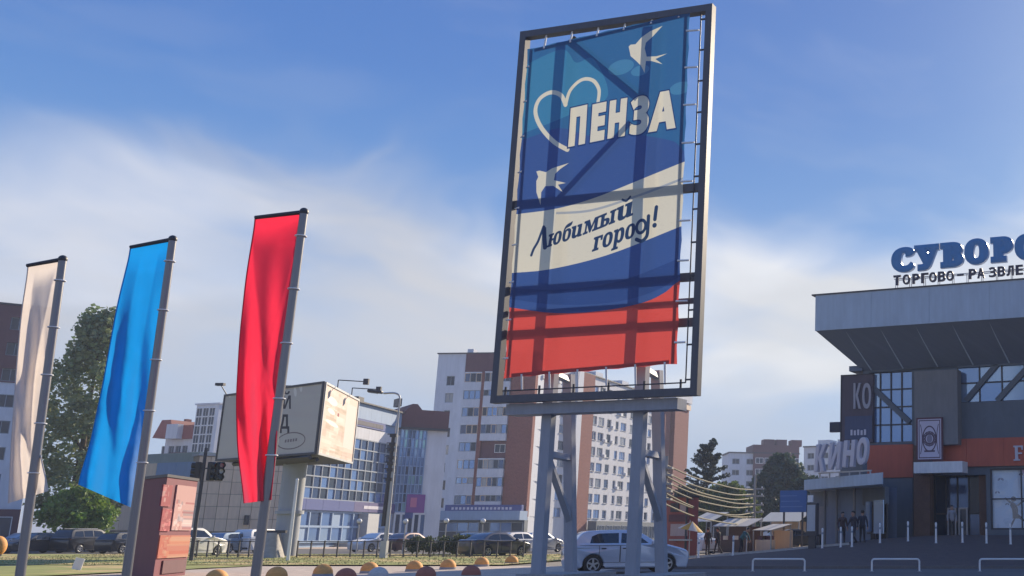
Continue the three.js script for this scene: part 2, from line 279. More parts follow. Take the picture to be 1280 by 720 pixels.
// ---------------------------------------------------------------- shopping mall
{
  const f = Frame.across(1014.5, 69, 1284, 64.5), mall = thingOn(f, 'shopping_mall', 'grey blue shopping centre with overhanging slanted roof and dark red band', 'shopping centre');
  const L = 46, D = 44, WZ = -3.2;
  const vt = f.uv(1149, 359.5)[1], vb = f.uv(1149, 405)[1], vw = f.uv(1090, 463, WZ)[1], u0 = f.uv(1079, 462, WZ)[0];
  // roof box: fascia panels as plates on a body
  box(mall, 'roof', mats.mallFascia, .05, L, vb + .02, vt - .05, -D, -.06);
  for (let i = 0; i < 12; i++) box(mall, 'fascia_panel', mats.mallFascia, i * 3.85 + .006, (i + 1) * 3.85 - .006, vb, vt, -.06, 0);
  box(mall, 'roof_coping', mats.darkSteel, -.25, L, vt + .002, vt + .09, -.7, .05);
  // slanted soffit
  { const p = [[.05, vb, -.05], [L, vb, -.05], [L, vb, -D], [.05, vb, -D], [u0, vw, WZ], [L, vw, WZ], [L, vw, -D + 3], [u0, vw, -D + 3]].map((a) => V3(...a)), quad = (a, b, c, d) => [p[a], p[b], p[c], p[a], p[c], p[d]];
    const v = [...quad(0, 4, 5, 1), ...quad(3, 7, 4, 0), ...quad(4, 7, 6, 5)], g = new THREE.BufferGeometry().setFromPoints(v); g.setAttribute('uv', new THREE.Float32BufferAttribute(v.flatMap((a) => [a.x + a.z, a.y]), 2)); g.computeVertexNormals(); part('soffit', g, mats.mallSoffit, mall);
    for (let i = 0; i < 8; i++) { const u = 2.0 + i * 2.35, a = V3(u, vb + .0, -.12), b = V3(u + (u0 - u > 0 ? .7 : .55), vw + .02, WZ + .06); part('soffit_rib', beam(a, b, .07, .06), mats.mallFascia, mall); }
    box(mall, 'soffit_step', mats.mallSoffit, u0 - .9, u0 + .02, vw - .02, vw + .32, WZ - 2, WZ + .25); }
  // front wall with openings
  const holeL = f.rect(1086, 466, 1140, 553, WZ), holeR = [...f.rect(1196, 453, 1275, 502, WZ)], ent = f.rect(1161, 594, 1233, 676, WZ), shop = f.rect(1238, 585, 1316, 662, WZ);
  holeL[3] = vw - .15; holeR[1] += 9; ent[2] = -.5;
  const rel = (h) => [h[0] - u0, h[1] - u0, h[2] + .5, h[3] + .5], holes = [holeL, holeR, [ent[0], ent[1], .02 - .5, ent[3]], shop].map(rel); holes[2][2] = .02;
  const fw = part('wall', holedWall(L - u0, vw + .5, holes, .35), mats.mallWall, mall, [u0, -.5, WZ]);
  box(mall, 'wall', mats.mallWall, u0, u0 + .3, -.5, vw, -D + 3, WZ - .36);
  box(mall, 'wall', mats.mallWall, L - .3, L, -.5, vw, -D + 3, WZ - .36);
  box(mall, 'wall', mats.mallWall, u0, L, -.5, vw, -D + 3, -D + 3.3);
  box(mall, 'floor_slab', mats.mallSoffit, u0 + .31, L - .31, shop[3] + .5, shop[3] + .9, -D + 3.4, WZ - .5);
  paneGrid(mall, holeL, WZ - .2, 4, 4, [mats.glassBlue, mats.glassBlue2, mats.glassBlue], mats.mullion, 3, { proud: .03 });
  paneGrid(mall, holeR, WZ - .2, 9, 2, [mats.glassBlue, mats.glassBlue, mats.glassBlue2], mats.mullion, 4, { proud: .03 });
  { const P = (x, y) => { const [u, v] = f.uv(x, y, WZ - .05); return V3(u, v, WZ - .06); };
    for (const [a, b] of [[P(1088, 482), P(1137, 528)], [P(1246, 455), P(1207, 501)], [P(1288, 455), P(1246, 501)], [P(1330, 455), P(1288, 501)]]) part('glazing_brace', beam(a, b, .34, .12), mats.mallWall, mall); }
  // column shaft, bands, entrance
  pbox(f, mall, 'column', mats.mallCol, 1143, 463, 1197, 556, WZ + .003, WZ + .9);
  pbox(f, mall, 'column_base', mats.mallBrown, 1142, 556, 1162, 680, WZ + .003, WZ + .85);
  pbox(f, mall, 'facade_band', mats.mallRed, 1084, 556, 1141, 597, WZ + .004, WZ + .18);
  { const [a, b, c, d] = f.rect(1163, 548, 1300, 583, WZ); for (let i = 0; i < 10; i++) box(mall, 'facade_band', mats.mallRed, a + i * 2.4 + .008, a + (i + 1) * 2.4 - .008, c, d, WZ + .004, WZ + .16); }
  pbox(f, mall, 'entrance_canopy', mats.white, 1142, 577, 1203, 591, WZ + .92, WZ + 2.1);
  pbox(f, mall, 'lower_wall', mats.mallWall, 1092, 598, 1141, 676, WZ + .004, WZ + .12);
  { const e = [ent[0], ent[1], .0, ent[3]]; paneGrid(mall, [e[0], e[1], .3, e[3]], WZ - 1.4, 5, 2, [mats.glass, mats.glassDeep], mats.mullion, 9, { proud: .03 });
    for (const k of [1, 2]) { const w = (e[1] - e[0]) / 5, m = windowAt(mall, [e[0] + k * w + .1, e[0] + (k + 1) * w - .04, .35, 3.0], WZ - 1.2, { name: 'door', frame: mats.galv, cols: 1, back: .0, t: .1 }); box(m, 'handle', mats.galv, (k === 1 ? .45 : -.5), (k === 1 ? .5 : -.45), -.4, .4, .05, .1); }
    pbox(f, mall, 'entrance_pier', mats.mallBrown, 1224, 594, 1236, 676, WZ - 1.2, WZ - .36); }
  // shop window: panes behind mullions, each with a printed film
  { const film = canvasMat('shop window film', 512, 512, (x, W, H) => {
      x.fillStyle = '#bcd6e6'; x.fillRect(0, 0, W, H); const r = rng(8);
      for (let i = 0; i < 60; i++) { x.fillStyle = ['#c5d8e2', '#8fb2cc', '#d6e2e6'][i % 3]; x.globalAlpha = .35; x.beginPath(); x.ellipse(r() * W, r() * H, 20 + r() * 70, 12 + r() * 40, r() * 3, 0, 7); x.fill(); }
      x.globalAlpha = 1; x.fillStyle = '#32507a';
      for (const [bx, by, s] of [[80, 90, 22], [250, 50, 16], [50, 200, 18], [330, 120, 20], [440, 70, 18], [130, 300, 15]]) for (const k of [-1, 1]) { x.beginPath(); x.ellipse(bx + k * s * .6, by, s * .65, s * .4, k * .7, 0, 7); x.fill(); }
      x.translate(-118, -10); x.fillStyle = '#1c2c45'; x.strokeStyle = '#1c2c45'; x.lineCap = 'round';           // a jumping figure in silhouette
      x.beginPath(); x.arc(300, 268, 22, 0, 7); x.fill(); x.beginPath(); x.moveTo(285, 290); x.quadraticCurveTo(345, 310, 335, 390); x.lineTo(380, 430); x.lineTo(290, 430); x.quadraticCurveTo(295, 350, 270, 320); x.fill();
      x.lineWidth = 15; x.beginPath(); x.moveTo(290, 310); x.lineTo(235, 262); x.moveTo(335, 320); x.lineTo(395, 275); x.moveTo(310, 425); x.lineTo(270, 500); x.moveTo(350, 425); x.lineTo(420, 470); x.stroke();
    }, { roughness: .25, clearcoat: 1, clearcoatRoughness: .03 });
    part('window_film', new THREE.PlaneGeometry(shop[1] - shop[0], shop[3] - shop[2]), film, mall, [(shop[0] + shop[1]) / 2, (shop[2] + shop[3]) / 2, WZ - .28]);
    windowAt(mall, shop, WZ, { frame: mats.mullion, cols: 2, rows: 2, back: .1, t: .1, pane: M('clear pane', [.95, .97, 1], { rough: .02, transmission: 1, thickness: 0 }) }); }
  // emblem panel
  { const emb = canvasMat('emblem print', 256, 384, (x, W, H) => {
      x.fillStyle = '#cfc6d2'; x.fillRect(0, 0, W, H); x.strokeStyle = '#5b4552'; x.lineWidth = 9; x.strokeRect(14, 14, W - 28, H - 28);
      x.lineWidth = 12; x.beginPath(); x.ellipse(128, 190, 74, 120, 0, 0, 7); x.stroke(); x.lineWidth = 7;
      for (const k of [-1, 1]) { x.beginPath(); x.moveTo(128 + k * 100, 50); x.quadraticCurveTo(128 + k * 60, 190, 128 + k * 100, 335); x.stroke(); }
      for (let i = 0; i < 6; i++) { x.beginPath(); x.ellipse(128, 190, 44, 70, i * Math.PI / 6, 0, 7); x.stroke(); }
      x.fillStyle = '#8f8795'; x.beginPath(); x.ellipse(128, 190, 30, 40, 0, 0, 7); x.fill(); x.fillStyle = '#5b4552'; x.fillRect(70, 300, 116, 16);
    });
    const [a, b, c, d] = f.rect(1148, 524, 1177, 574, WZ + .95); const s = thing('emblem_sign', 'white framed emblem panel hung on the brown column above the canopy', 'sign', f.world((a + b) / 2, c, WZ + .93), f.th);
    box(s, 'frame', mats.maroon, (a - b) / 2 - .1, (b - a) / 2 + .1, -.1, d - c + .1, 0, .12); part('print', new THREE.PlaneGeometry(b - a, d - c), emb, s, [0, (d - c) / 2, .124]); }
  // sign letter on the red band
  { const s = thingOn(f, 'shop_sign', 'white serif letter sign on the dark red band, cut by the right edge', 'sign'); const [a, b, c, d] = f.rect(1267, 557, 1279, 576, WZ + .2); part('letter', letterGeo(fontSerif, 'F', b - a, d - c, .1, .015), mats.letterWhite, s, [a, c, WZ + .165]); }
  // roof letters
  { const z = -.5, s = thingOn(f, 'roof_sign', 'large blue Cyrillic roof letters on the shopping centre fascia', 'sign');
    const base = (x) => f.uv(x, 345, z);
    const put = (ch, x0, y0, x1, y1, font, mat, fat, depth) => { const [a, b, c, d] = f.rect(x0, y0, x1, y1, z); part('letter', letterGeo(font, ch, b - a, d - c, depth, fat), mat, s, [a, c, z]); };
    put('С', 1116, 310.5, 1144.5, 341.5, fontSerif, mats.letterBlue, .10, .35); put('У', 1144.5, 307, 1176, 339, fontSerif, mats.letterBlue, .11, .35); put('В', 1177, 304, 1206, 335.5, fontSerif, mats.letterBlue, .11, .35);
    put('О', 1207, 299.5, 1237.5, 332, fontSerif, mats.letterBlue, .11, .35); put('Р', 1239.5, 297, 1268, 329, fontSerif, mats.letterBlue, .11, .35); put('О', 1269.5, 293.5, 1300, 326, fontSerif, mats.letterBlue, .11, .35);
    const small = 'ТОРГОВО–РАЗВЛЕ', xs = [1117.5, 1129, 1141, 1152, 1162, 1173, 1183.5, 1197, 1211.5, 1222, 1236.5, 1247.5, 1258.5, 1270], t = thingOn(f, 'roof_tagline', 'row of small dark Cyrillic letters under the large blue roof letters', 'sign');
    [...small].forEach((ch, i) => { const x0 = xs[i], y1 = 357 - (x0 - 1117) * .085, w = ch === '–' ? 8 : 9.2, h = 12.5; const [a, b, c, d] = ch === '–' ? f.rect(x0, y1 - 7, x0 + w, y1 - 5, z) : f.rect(x0, y1 - h, x0 + w, y1, z); part('letter', letterGeo(fontSans, ch, b - a, d - c, .14, .012), mats.letterDark, t, [a, c, z]); });
    const u1 = f.uv(1117, 345, z)[0], u2 = u1 + 9.6, vr = f.uv(1200, 343, z)[1];
    for (const dz of [-.12, -.5]) { const l = []; l.push(moved(boxGeo(u2 - u1, .05, .05), (u1 + u2) / 2, vr + .06, z + dz)); for (let i = 0; i <= 10; i++) l.push(moved(boxGeo(.04, vr + .06 - vt - .09, .04), lerp(u1 + .1, u2 - .1, i / 10), (vr + .06 + vt + .09) / 2 - .0, z + dz)); part('rack', joined(l), mats.galv, s); } }
  // blade sign with letters
  { const g = Frame.across(1050.5, 71.6, 1091, 70.9), s = thingOn(g, 'wall_sign', 'tall dark sign board with pale letters beside the upper glazing', 'sign'); const [a, b, c, d] = g.rect(1052, 469, 1091, 553, 0);
    box(s, 'board', mats.slate, a, b, c, d, -.5, 0); box(s, 'frame', mats.darkSteel, a - .07, a - .002, c - .05, d + .06, -.52, .05); box(s, 'frame', mats.darkSteel, a, b, d + .002, d + .06, -.52, .05);
    for (const [ch, x0, x1] of [['К', 1067.5, 1077], ['О', 1078.5, 1089.5]]) { const [p, r, u, v] = g.rect(x0, 479, x1, 511, 0); part('letter', letterGeo(fontSans, ch, r - p, v - u, .12), mats.letterGrey, s, [p, u, .002]); }
    pbox(g, s, 'panel', mats.slateBlue, 1056, 520, 1090, 549, .002, .04); const [p, r, u, v] = g.rect(1063, 537, 1084, 544, 0); for (let i = 0; i < 5; i++) box(s, 'letter_stroke', mats.letterWhite, lerp(p, r, i / 5) + .03, lerp(p, r, (i + .72) / 5), u, v - (i % 2) * .05, .041, .07);
    const k = thingOn(g, 'sign_box', 'small dark square box on a bracket left of the sign board', 'sign'); pbox(g, k, 'box', mats.letterDark, 1037, 527.5, 1051, 540, -.3, .05); pbox(g, k, 'face', mats.darkSteel, 1039.5, 530, 1048.5, 537.5, .051, .06); box(k, 'bracket', mats.darkSteel, a - .06, g.uv(1047, 533, 0)[0], g.uv(1045, 533)[1] - .05, g.uv(1045, 533)[1] + .05, -.35, -.302); }
  // wing behind the blade sign
  { const g = Frame.across(1049, 73, 1092, 72), s = thingOn(g, 'mall_wing', 'plain pale grey side wing of the mall behind the white letters', 'building'); pbox(g, s, 'wall', mats.mallCol, 1050, 556, 1092, 690, -9, 0); pbox(g, s, 'coping', mats.galv, 1049.4, 554, 1092, 556, -9.05, .06); }
  // cinema annex
  { const g = Frame.across(1007, 71.5, 1109, 62.5), s = thingOn(g, 'cinema_annex', 'low grey entrance annex with flat canopy and glass doors left of the mall', 'building');
    const r = g.rect(1004, 600, 1103, 613, .0); const vR = (r[2] + r[3]) / 2, top = g.uv(1103, 590.5)[1], bot = g.uv(1103, 605)[1], uL = g.uv(1005, 610)[0], uR = g.uv(1102.5, 598)[0], len = uR - uL;
    for (let i = 0; i < 6; i++) box(s, 'canopy_panel', mats.mallFascia, uL + i * len / 6 + .006, uL + (i + 1) * len / 6 - .006, bot, top, -.08, 0);
    const loc = (x, z) => { const q2 = V3(x, 0, z).sub(g.o); return [q2.dot(g.e), q2.dot(g.n)]; };
    const prism = (name, mat, pts, y0, y1) => { const sh = new THREE.Shape(pts.map(([u, z]) => new THREE.Vector2(u, -z))), e = new THREE.ExtrudeGeometry(sh, { depth: y1 - y0, bevelEnabled: false }); e.rotateX(-Math.PI / 2); e.translate(0, y0, 0); return part(name, e, mat, s); };
    prism('canopy', mats.mallFascia, [[uL + .02, -.085], [uR - .02, -.085], loc(gx(1101.5, 68.4), -68.4), loc(gx(1060, 71), -71), loc(gx(1012, 76), -76)], bot + .02, top - .02);
    const Z = -2.2, wl = g.uv(1012, 640, Z)[0], wr = g.uv(1106, 640, Z)[0], b0 = -.3;
    box(s, 'wall', mats.mallWall, wl, wr, bot - 1.0, bot + .02, Z - .3, Z); prism('core', mats.mallSoffit, [[wl + .3, Z - .9], [wr - .1, Z - .9], loc(gx(1104, 68.3), -68.3), loc(gx(1050, 71), -71), loc(gx(1022, 76), -76)], b0, bot); box(s, 'wall', mats.mallWall, wl, wl + .3, b0, bot, -4.5, Z - .301);
    paneGrid(s, [wl, wr, b0, bot - 1.0], Z - .2, 8, 2, [mats.glassDim], mats.mullion, 14);
    for (const [x0, y0, x1, y1, m] of [[1023, 633, 1029, 668, mats.mallCol], [1051, 629, 1062, 650, mats.glassBlue2], [1092, 625, 1104, 667, mats.glassBlue2], [1082, 627, 1089, 664, mats.glassBlue]]) pbox(g, s, 'lit_panel', m, x0, y0, x1, y1, Z + .06, Z + .12);
    for (const x of [1031, 1046, 1068]) { const [u] = g.uv(x, 640, Z + .7); part('canopy_post', new THREE.CylinderGeometry(.09, .09, bot - b0, 12), mats.mallCol, s, [u, (bot + b0) / 2, Z + .7]); }
    // letters on the canopy
    const h = Frame.across(1019, 68.4, 1092, 65), t = thingOn(h, 'cinema_sign', 'white slanted Cyrillic letters standing on the annex canopy', 'sign');
    [['К', 1021, 555.5, 1035, 590], ['И', 1038, 553, 1053.5, 587], ['Н', 1056, 550.5, 1071, 584], ['О', 1073, 547, 1087, 581]].forEach(([ch, x0, y0, x1, y1]) => { const [a, b, c, d] = h.rect(x0, y0, x1, y1); part('letter', letterGeo(fontSans, ch, (b - a) * .94, d - c, .25, .03, .1), mats.letterWhite, t, [a, c, 0]); });
    { const [a, b, c] = h.rect(1022, 580, 1088, 586), l = [moved(boxGeo(b - a, .08, .08), (a + b) / 2, c - .18, -.1)]; for (let i = 0; i < 6; i++) l.push(moved(boxGeo(.07, c - .2 - top + .1, .07), lerp(a + .1, b - .1, i / 5), (c - .2 + top - .05) / 2, -.1)); part('rack', joined(l), mats.galv, t); } }
}

// ---------------------------------------------------------------- apartment block: front wing A and long side wing B
{
  const f = Frame.across(527.5, 172, 656, 171), A = thingOn(f, 'apartment_block', 'grey nine storey apartment block with glazed balconies and red brick strip', 'apartment block');
  const H = f.uv(560, 442.5)[1], step = f.uv(556, 565)[1] - f.uv(556, 587)[1], rowV = (i) => f.uv(556, 476)[1] - i * step, W = f.len;
  const uBalc = f.uv(575, 540)[0], uMid0 = f.uv(597, 540)[0], uMid1 = f.uv(602, 540)[0], uBr = f.uv(634.5, 540)[0];
  const small = []; for (let i = 0; i < 8; i++) { const u = f.uv(564 - i * 1.75, 476 + i * 22)[0] - (0), w = [1.3, 1.0][i === 2 || i === 5 ? 1 : 0]; const uu = f.uv(557, 540)[0] + (i % 3 === 2 ? -.1 : .05); small.push([uu - w / 2, uu + w / 2, rowV(i) - .75, rowV(i) + .75]); }
  const r0 = rng(77); part('wall', holedWall(uBalc, H, small, .35), mats.aptGrey, A);
  for (const h of small) windowAt(A, h, 0, { frame: mats.mullionPale, cols: h[1] - h[0] > 1.1 ? 2 : 1, pane: r0() < .3 ? mats.curtain : mats.glass });
  box(A, 'core', mats.aptGrey, .1, W - .1, 0, H - .1, -13, -.9);
  box(A, 'wall', mats.aptGrey, 0, .35, 0, H, -13, -.36);
  box(A, 'roof', mats.darkSteel, -.15, W + .15, H, H + .18, -13.2, .18);
  // maroon cap above the balconies, centre strip, brick strip
  const vCap = f.uv(600, 466)[1]; box(A, 'attic', mats.maroon, uBalc + .003, W, vCap, H - .002, -.88, .12);
  box(A, 'brick_strip', mats.brick, uMid0, uMid1, 5, vCap - .002, -.88, .1);
  box(A, 'brick_strip', mats.brick, uBr, W, 4, vCap - .002, -.88, .14);
  const r = rng(12);
  for (let i = 0; i < 8; i++) for (const [a, b, c] of [[uBalc + .05, uMid0 - .02, 0], [uMid1 + .02, uBr - .02, 1]]) {
    const v0 = rowV(i) - 1.35, z = c ? .55 : .1; if (v0 < 4.2) continue;
    if (c === 1 && i === 4) { box(A, 'loggia', mats.maroon, a, b, v0, v0 + step - .02, -.88, -.2); windowAt(A, [b - 1.9, b - .2, v0 + .9, v0 + 2.2], -.1, { frame: mats.white, back: .04 }); continue; }
    const bal = box(A, 'balcony', mats.aptPanel, a, b, v0, v0 + 1.1 + (r() < .25 ? .45 : 0), -.87, z), n = c ? 5 : 3, w = (b - a) / n, top = v0 + step - .2, b0 = v0 + 1.12 + (bal.geometry.parameters.height > 1.3 ? .45 : 0);
    for (let k = 0; k < n; k++) { const m = windowAt(bal, [a + k * w - bal.position.x + .02, a + (k + 1) * w - bal.position.x - .02, b0 - bal.position.y, top - bal.position.y], z - bal.position.z, { frame: r() < .2 ? mats.beigeDark : mats.mullionPale, cols: 1, back: .08, pane: [mats.glass, mats.glassBlue, mats.glassDeep, mats.glass, mats.curtain][Math.floor(r() * 5)] }); }
    box(A, 'balcony_slab', mats.aptGrey, a, b, top + .01, v0 + step - .01, -.87, z + .04);
  }
  // shop storey
  { const s = f.rect(545, 641, 658, 650, 2.5); box(A, 'shop_canopy', mats.bluePanel, s[0], W, s[2], s[3] + .3, -.5, 2.5);
    const p = f.rect(556, 631, 655, 640, 1.6); box(A, 'sign_band', mats.blueSign, p[0], W - .2, p[2], p[3], .6, 1.5);
    for (let i = 0; i < 16; i++) box(A, 'letter_stroke', mats.letterWhite, lerp(p[0] + 1, W - 1.5, i / 16), lerp(p[0] + 1, W - 1.5, (i + .6) / 16), p[2] + .35, p[3] - .35, 1.502, 1.53);
    const g = [uBalc - 4.0, W - .2, .3, s[2] - .05]; box(A, 'shop_wall', mats.mallWall, uBalc - 4.4, W, 0, s[2] - .003, -.88, .5); paneGrid(A, [g[0], g[1], .5, g[3] - .3], .58, 9, 2, [mats.glass, mats.glassDeep, mats.glassBlue], mats.mullionPale, 6); }
  for (const [u, w, h] of [[3, 1, 1.2], [8.5, 1.6, .9], [13, .8, 1.5]]) box(A, 'roof_vent', mats.aptGrey, u, u + w, H + .181, H + .18 + h, -5, -3.6);

  // side wing
  const g = Frame.across(657, 172.2, 846, 238), B = thingOn(g, 'long_apartment_wing', 'long white apartment wing receding to the right behind the sign legs', 'apartment block');
  const WB = g.len, HB = H - .6, cols = [], Y = 540;
  for (const x of [667, 676, 690, 703, 742, 751, 761, 771, 779, 790, 800, 812, 822]) cols.push(g.uv(x, Y)[0]);
  const holes = [], stepB = step; for (let i = 0; i < 9; i++) for (let k = 0; k < cols.length; k++) { const v = HB - 2.2 - i * stepB, w = [2.4, 1.3, 2.2, 1.8, 2.6][(k * 3) % 5]; if (v > 3) holes.push([cols[k] - w / 2, cols[k] + w / 2, v - .75, v + .75]); }
  part('wall', holedWall(WB, HB, holes, .35), mats.aptWhite, B); box(B, 'core', mats.aptWhite, .2, WB - .2, 0, HB - .1, -13, -.7);
  for (const h of holes) { const w = windowAt(B, h, 0, { frame: r() < .6 ? mats.white : mats.mullionPale, cols: h[1] - h[0] > 2 ? (r() < .6 ? 2 : 3) : 1, pane: [mats.glass, mats.glassBlue, mats.glass, mats.curtain, mats.glassDeep][Math.floor(r() * 5)], back: .1 + .12 * r() }); part('sill', boxGeo(q(h[1] - h[0] + .1), .05, .3), mats.galv, w, [0, -(h[3] - h[2]) / 2 - .027, .15]); if (r() < .12) box(B, 'air_conditioner', mats.white, h[1] + .15, h[1] + .95, h[2] - .1, h[2] + .45, .003, .35); }
  box(B, 'roof', mats.darkSteel, 0, WB + .2, HB, HB + .2, -13.2, .3);
  const strip = (x0, x1, m, z, top = HB - .1) => { const a = g.uv(x0, Y)[0], b = g.uv(x1, Y)[0]; box(B, 'brick_strip', m, a, b, 0, top, .003, z); };
  strip(712.5, 719, mats.aptGrey, 1.0); strip(719.5, 735, mats.brick, .8); strip(826, 833, mats.brick, .8);
  { const a = g.uv(834, Y)[0], b = WB; box(B, 'brick_pier', mats.brick, a, b, 0, HB - 1.2, .003, 1.6); box(B, 'pier_cap', mats.aptWhite, a - 1.5, b + .2, HB + .201, HB + 2.3, -6, 2.2); box(B, 'pier_cap', mats.beigeDark, a - .5, b + .1, HB - 1.19, HB - .05, .004, 2.0); }
  for (const x of [700, 757, 790, 815]) { const u = g.uv(x, 480)[0]; box(B, 'roof_shed', mats.aptGrey, u, u + 3.2, HB + .201, HB + 1.7, -6, -2); }
  { const p = g.rect(736, 646, 830, 664, 1); box(B, 'shop_storey', mats.mallWall, g.uv(736, Y)[0], g.uv(826, Y)[0], 0, 3.6, .81, 2.4); const n = 10, a = g.uv(737, Y)[0], b = g.uv(825, Y)[0]; for (let i = 0; i < n; i++) windowAt(B, [lerp(a, b, i / n) + .4, lerp(a, b, (i + 1) / n) - .4, .6, 2.9], 2.46, { frame: mats.mullionPale, back: 0 }); }
}

// ---------------------------------------------------------------- blue business centre
{
  const f = Frame.across(352, 112.5, 488, 138), A = thingOn(f, 'business_centre', 'light blue office block with glass curtain wall behind the prism billboard', 'office building');
  const W = f.len, v = (y) => f.uv(450, y)[1], H = v(503.5), n = 9;
  box(A, 'wall', mats.bluePanel, 0, W, 0, H, -4.5, -.3); box(A, 'roof', mats.darkSteel, -.2, W + .1, H, H + .16, -4.6, .35);
  const bands = [[v(523), H - .01, 'cladding_panel', mats.bluePanel], [v(548), v(534), 'cladding_panel', mats.aptWhite]];
  for (const [a, b, nm, m] of bands) for (let i = 0; i < n; i++) box(A, nm, m, i * W / n + .012, (i + 1) * W / n - .012, a, b, -.3, 0);
  box(A, 'sign_band', mats.blueSign, f.uv(440, 528)[0], f.uv(482, 528)[0], v(533), v(523.4), -.3, .06); box(A, 'cladding', mats.bluePanel, 0, f.uv(440, 528)[0] - .01, v(533.8), v(523.2), -.3, -.01);
  for (let i = 0; i < 8; i++) { const a = f.uv(444 + i * 4.4, 528)[0]; box(A, 'letter_stroke', mats.letterDark, a, a + .9, v(531), v(525.5), .061, .09); }
  paneGrid(A, [.1, W - .1, v(627), v(548.5)], -.12, 15, 6, [mats.glassDeep, mats.glassBlue, mats.glassDeep, mats.glass], mats.mullionPale, 21, { t: .13 });
  for (let i = 0; i < 7; i++) box(A, 'sign_panel', i < 4 ? mats.blueSign : M('violet sign', [.07, .06, .2], { rough: .5 }), i * W / 7 + .02, (i + 1) * W / 7 - .02, v(640), v(627.6), -.3, .25);
  for (let i = 0; i < 7; i++) { const a = f.uv(452 + i * 5, 633)[0]; box(A, 'letter_stroke', mats.letterWhite, a, a + 1.1, v(636), v(632), .252, .28); }
  paneGrid(A, [.3, W - .3, .6, v(641.5)], -.15, 10, 2, [mats.glassBlue, mats.bluePanel, mats.glassDeep, mats.glassBlue2], mats.bluePanel, 22, { t: .22 });
  box(A, 'entrance', mats.galv, f.uv(448, 660)[0], f.uv(462, 660)[0], 0, v(642), -.1, 1.0); box(A, 'steps', mats.concrete, f.uv(420, 670)[0], f.uv(480, 670)[0], 0, .4, -.05, 3.0);
  box(A, 'roof_vent', mats.darkSteel, f.uv(464, 500)[0], f.uv(471, 500)[0], H + .161, H + 1.1, -3, -1.5);

  const g = Frame.across(488, 138.3, 549, 142), B = thingOn(g, 'glass_office_wing', 'blue glass office wing with dark red mansard next to the apartments', 'office building');
  const WB = g.len, vb = (y) => g.uv(515, y)[1], HB = vb(508.5);
  box(B, 'wall', mats.aptGrey, 0, WB, 0, HB - 2.6, -14, -.3);
  { const s = new THREE.Shape([[-.3, 0], [WB, 0], [WB, 2.3], [2.4, 2.3], [1.8, 3.0], [1.2, 3.0], [.4, 2.1], [-.3, 1.9]].map((a) => new THREE.Vector2(...a))), e = new THREE.ExtrudeGeometry(s, { depth: 13.5, bevelEnabled: false }); e.translate(0, HB - 2.6, -13.6); part('mansard', e, mats.maroon, B); }
  box(B, 'eaves', mats.darkSteel, -.3, WB, HB - 2.85, HB - 2.602, -13, .35); box(B, 'roof_vent', mats.darkSteel, g.uv(503, 504)[0], g.uv(508, 504)[0], HB + .2, HB + 1.2, -4, -2);
  const cy = M('turquoise coated glass', [.30, .55, .60], { rough: .1, metal: .4 });
  paneGrid(B, [.1, g.uv(531, 570)[0], vb(640), HB - 2.9], -.1, 7, 9, [mats.glassBlue, mats.glassBlue, cy, mats.glassBlue2, mats.glassDeep, mats.glassBlue], mats.bluePanel, 33, { t: .12 });
  const pur = M('purple sign', [.22, .06, .30], { rough: .5 }), pk = M('pink sign', [.55, .16, .30], { rough: .5 });
  for (const [x0, y0, x1, y1, m] of [[508, 618, 531, 641, pur], [513, 622, 521, 634, pk], [506, 640, 516, 648, mats.blueSign]]) pbox(g, B, 'sign_panel', m, x0, y0, x1, y1, .05 + (m === pk ? .06 : 0), .1 + (m === pk ? .05 : 0));
  paneGrid(B, [.3, g.uv(531, 660)[0], .4, vb(642)], -.12, 5, 1, [mats.glassDeep, mats.glassBlue], mats.aptGrey, 35, { t: .25 });
}

// ---------------------------------------------------------------- beige shop building
{
  const f = Frame.across(236, 98, 366, 104), A = thingOn(f, 'beige_shop_building', 'beige panelled building under the prism billboard behind the parked cars', 'building');
  const W = f.len, H = f.uv(300, 571)[1], c = 9, rws = 6, g0 = 1.6;
  box(A, 'wall', mats.joint, 0, W, 0, H - .06, -14, -.05); box(A, 'roof', mats.galv, -.1, W + .1, H - .05, H + .12, -14, .12);
  for (let i = 0; i < c; i++) for (let j = 0; j < rws; j++) box(A, 'panel', (i * 7 + j * 3) % 5 ? mats.beige : mats.beigeDark, i * W / c + .025, (i + 1) * W / c - .025, g0 + j * (H - g0 - .1) / rws + .02, g0 + (j + 1) * (H - g0 - .1) / rws - .02, -.05, .03);
  for (let i = 0; i < c; i++) windowAt(A, [i * W / c + .3, (i + 1) * W / c - .2, .3, g0 - .1], 0, { back: 0, frame: mats.mullion });
  { const [a, b, p, d] = f.rect(306, 644, 311, 656, .3); box(A, 'wall_lamp', mats.darkSteel, a, b, p, d, .03, .45); }
  const g = Frame.across(96, 106, 237, 99), B = thingOn(g, 'low_pavilion', 'low beige building with pale blue roof fascia behind the maroon kiosk', 'building');
  const WB = g.len, HB = g.uv(205, 567)[1], fb = g.uv(205, 598)[1], ft = g.uv(205, 579)[1];
  box(B, 'wall', mats.joint, 0, WB, 0, HB - .3, -9, -.05); box(B, 'parapet', M('grey green cladding', [.30, .34, .31], { tex: 'wall', size: 2 }), 0, WB, ft + .01, HB, -8.9, .05);
  for (let i = 0; i < 6; i++) box(B, 'fascia_panel', i < 4 ? mats.beige : mats.bluePanel, i * WB / 6 + .02, (i + 1) * WB / 6 - .02, fb, ft, -.05, .3);
  for (let i = 0; i < 8; i++) for (let j = 0; j < 2; j++) box(B, 'panel', (i + j) % 3 ? mats.beige : mats.beigeDark, i * WB / 8 + .025, (i + 1) * WB / 8 - .025, 1.7 + j * (fb - 1.7) / 2 + .02, 1.7 + (j + 1) * (fb - 1.7) / 2 - .02, -.05, .03);
  for (let i = 0; i < 8; i++) windowAt(B, [i * WB / 8 + .2, (i + 1) * WB / 8 - .2, .2, 1.6], 0, { back: 0, frame: mats.mullion });
}
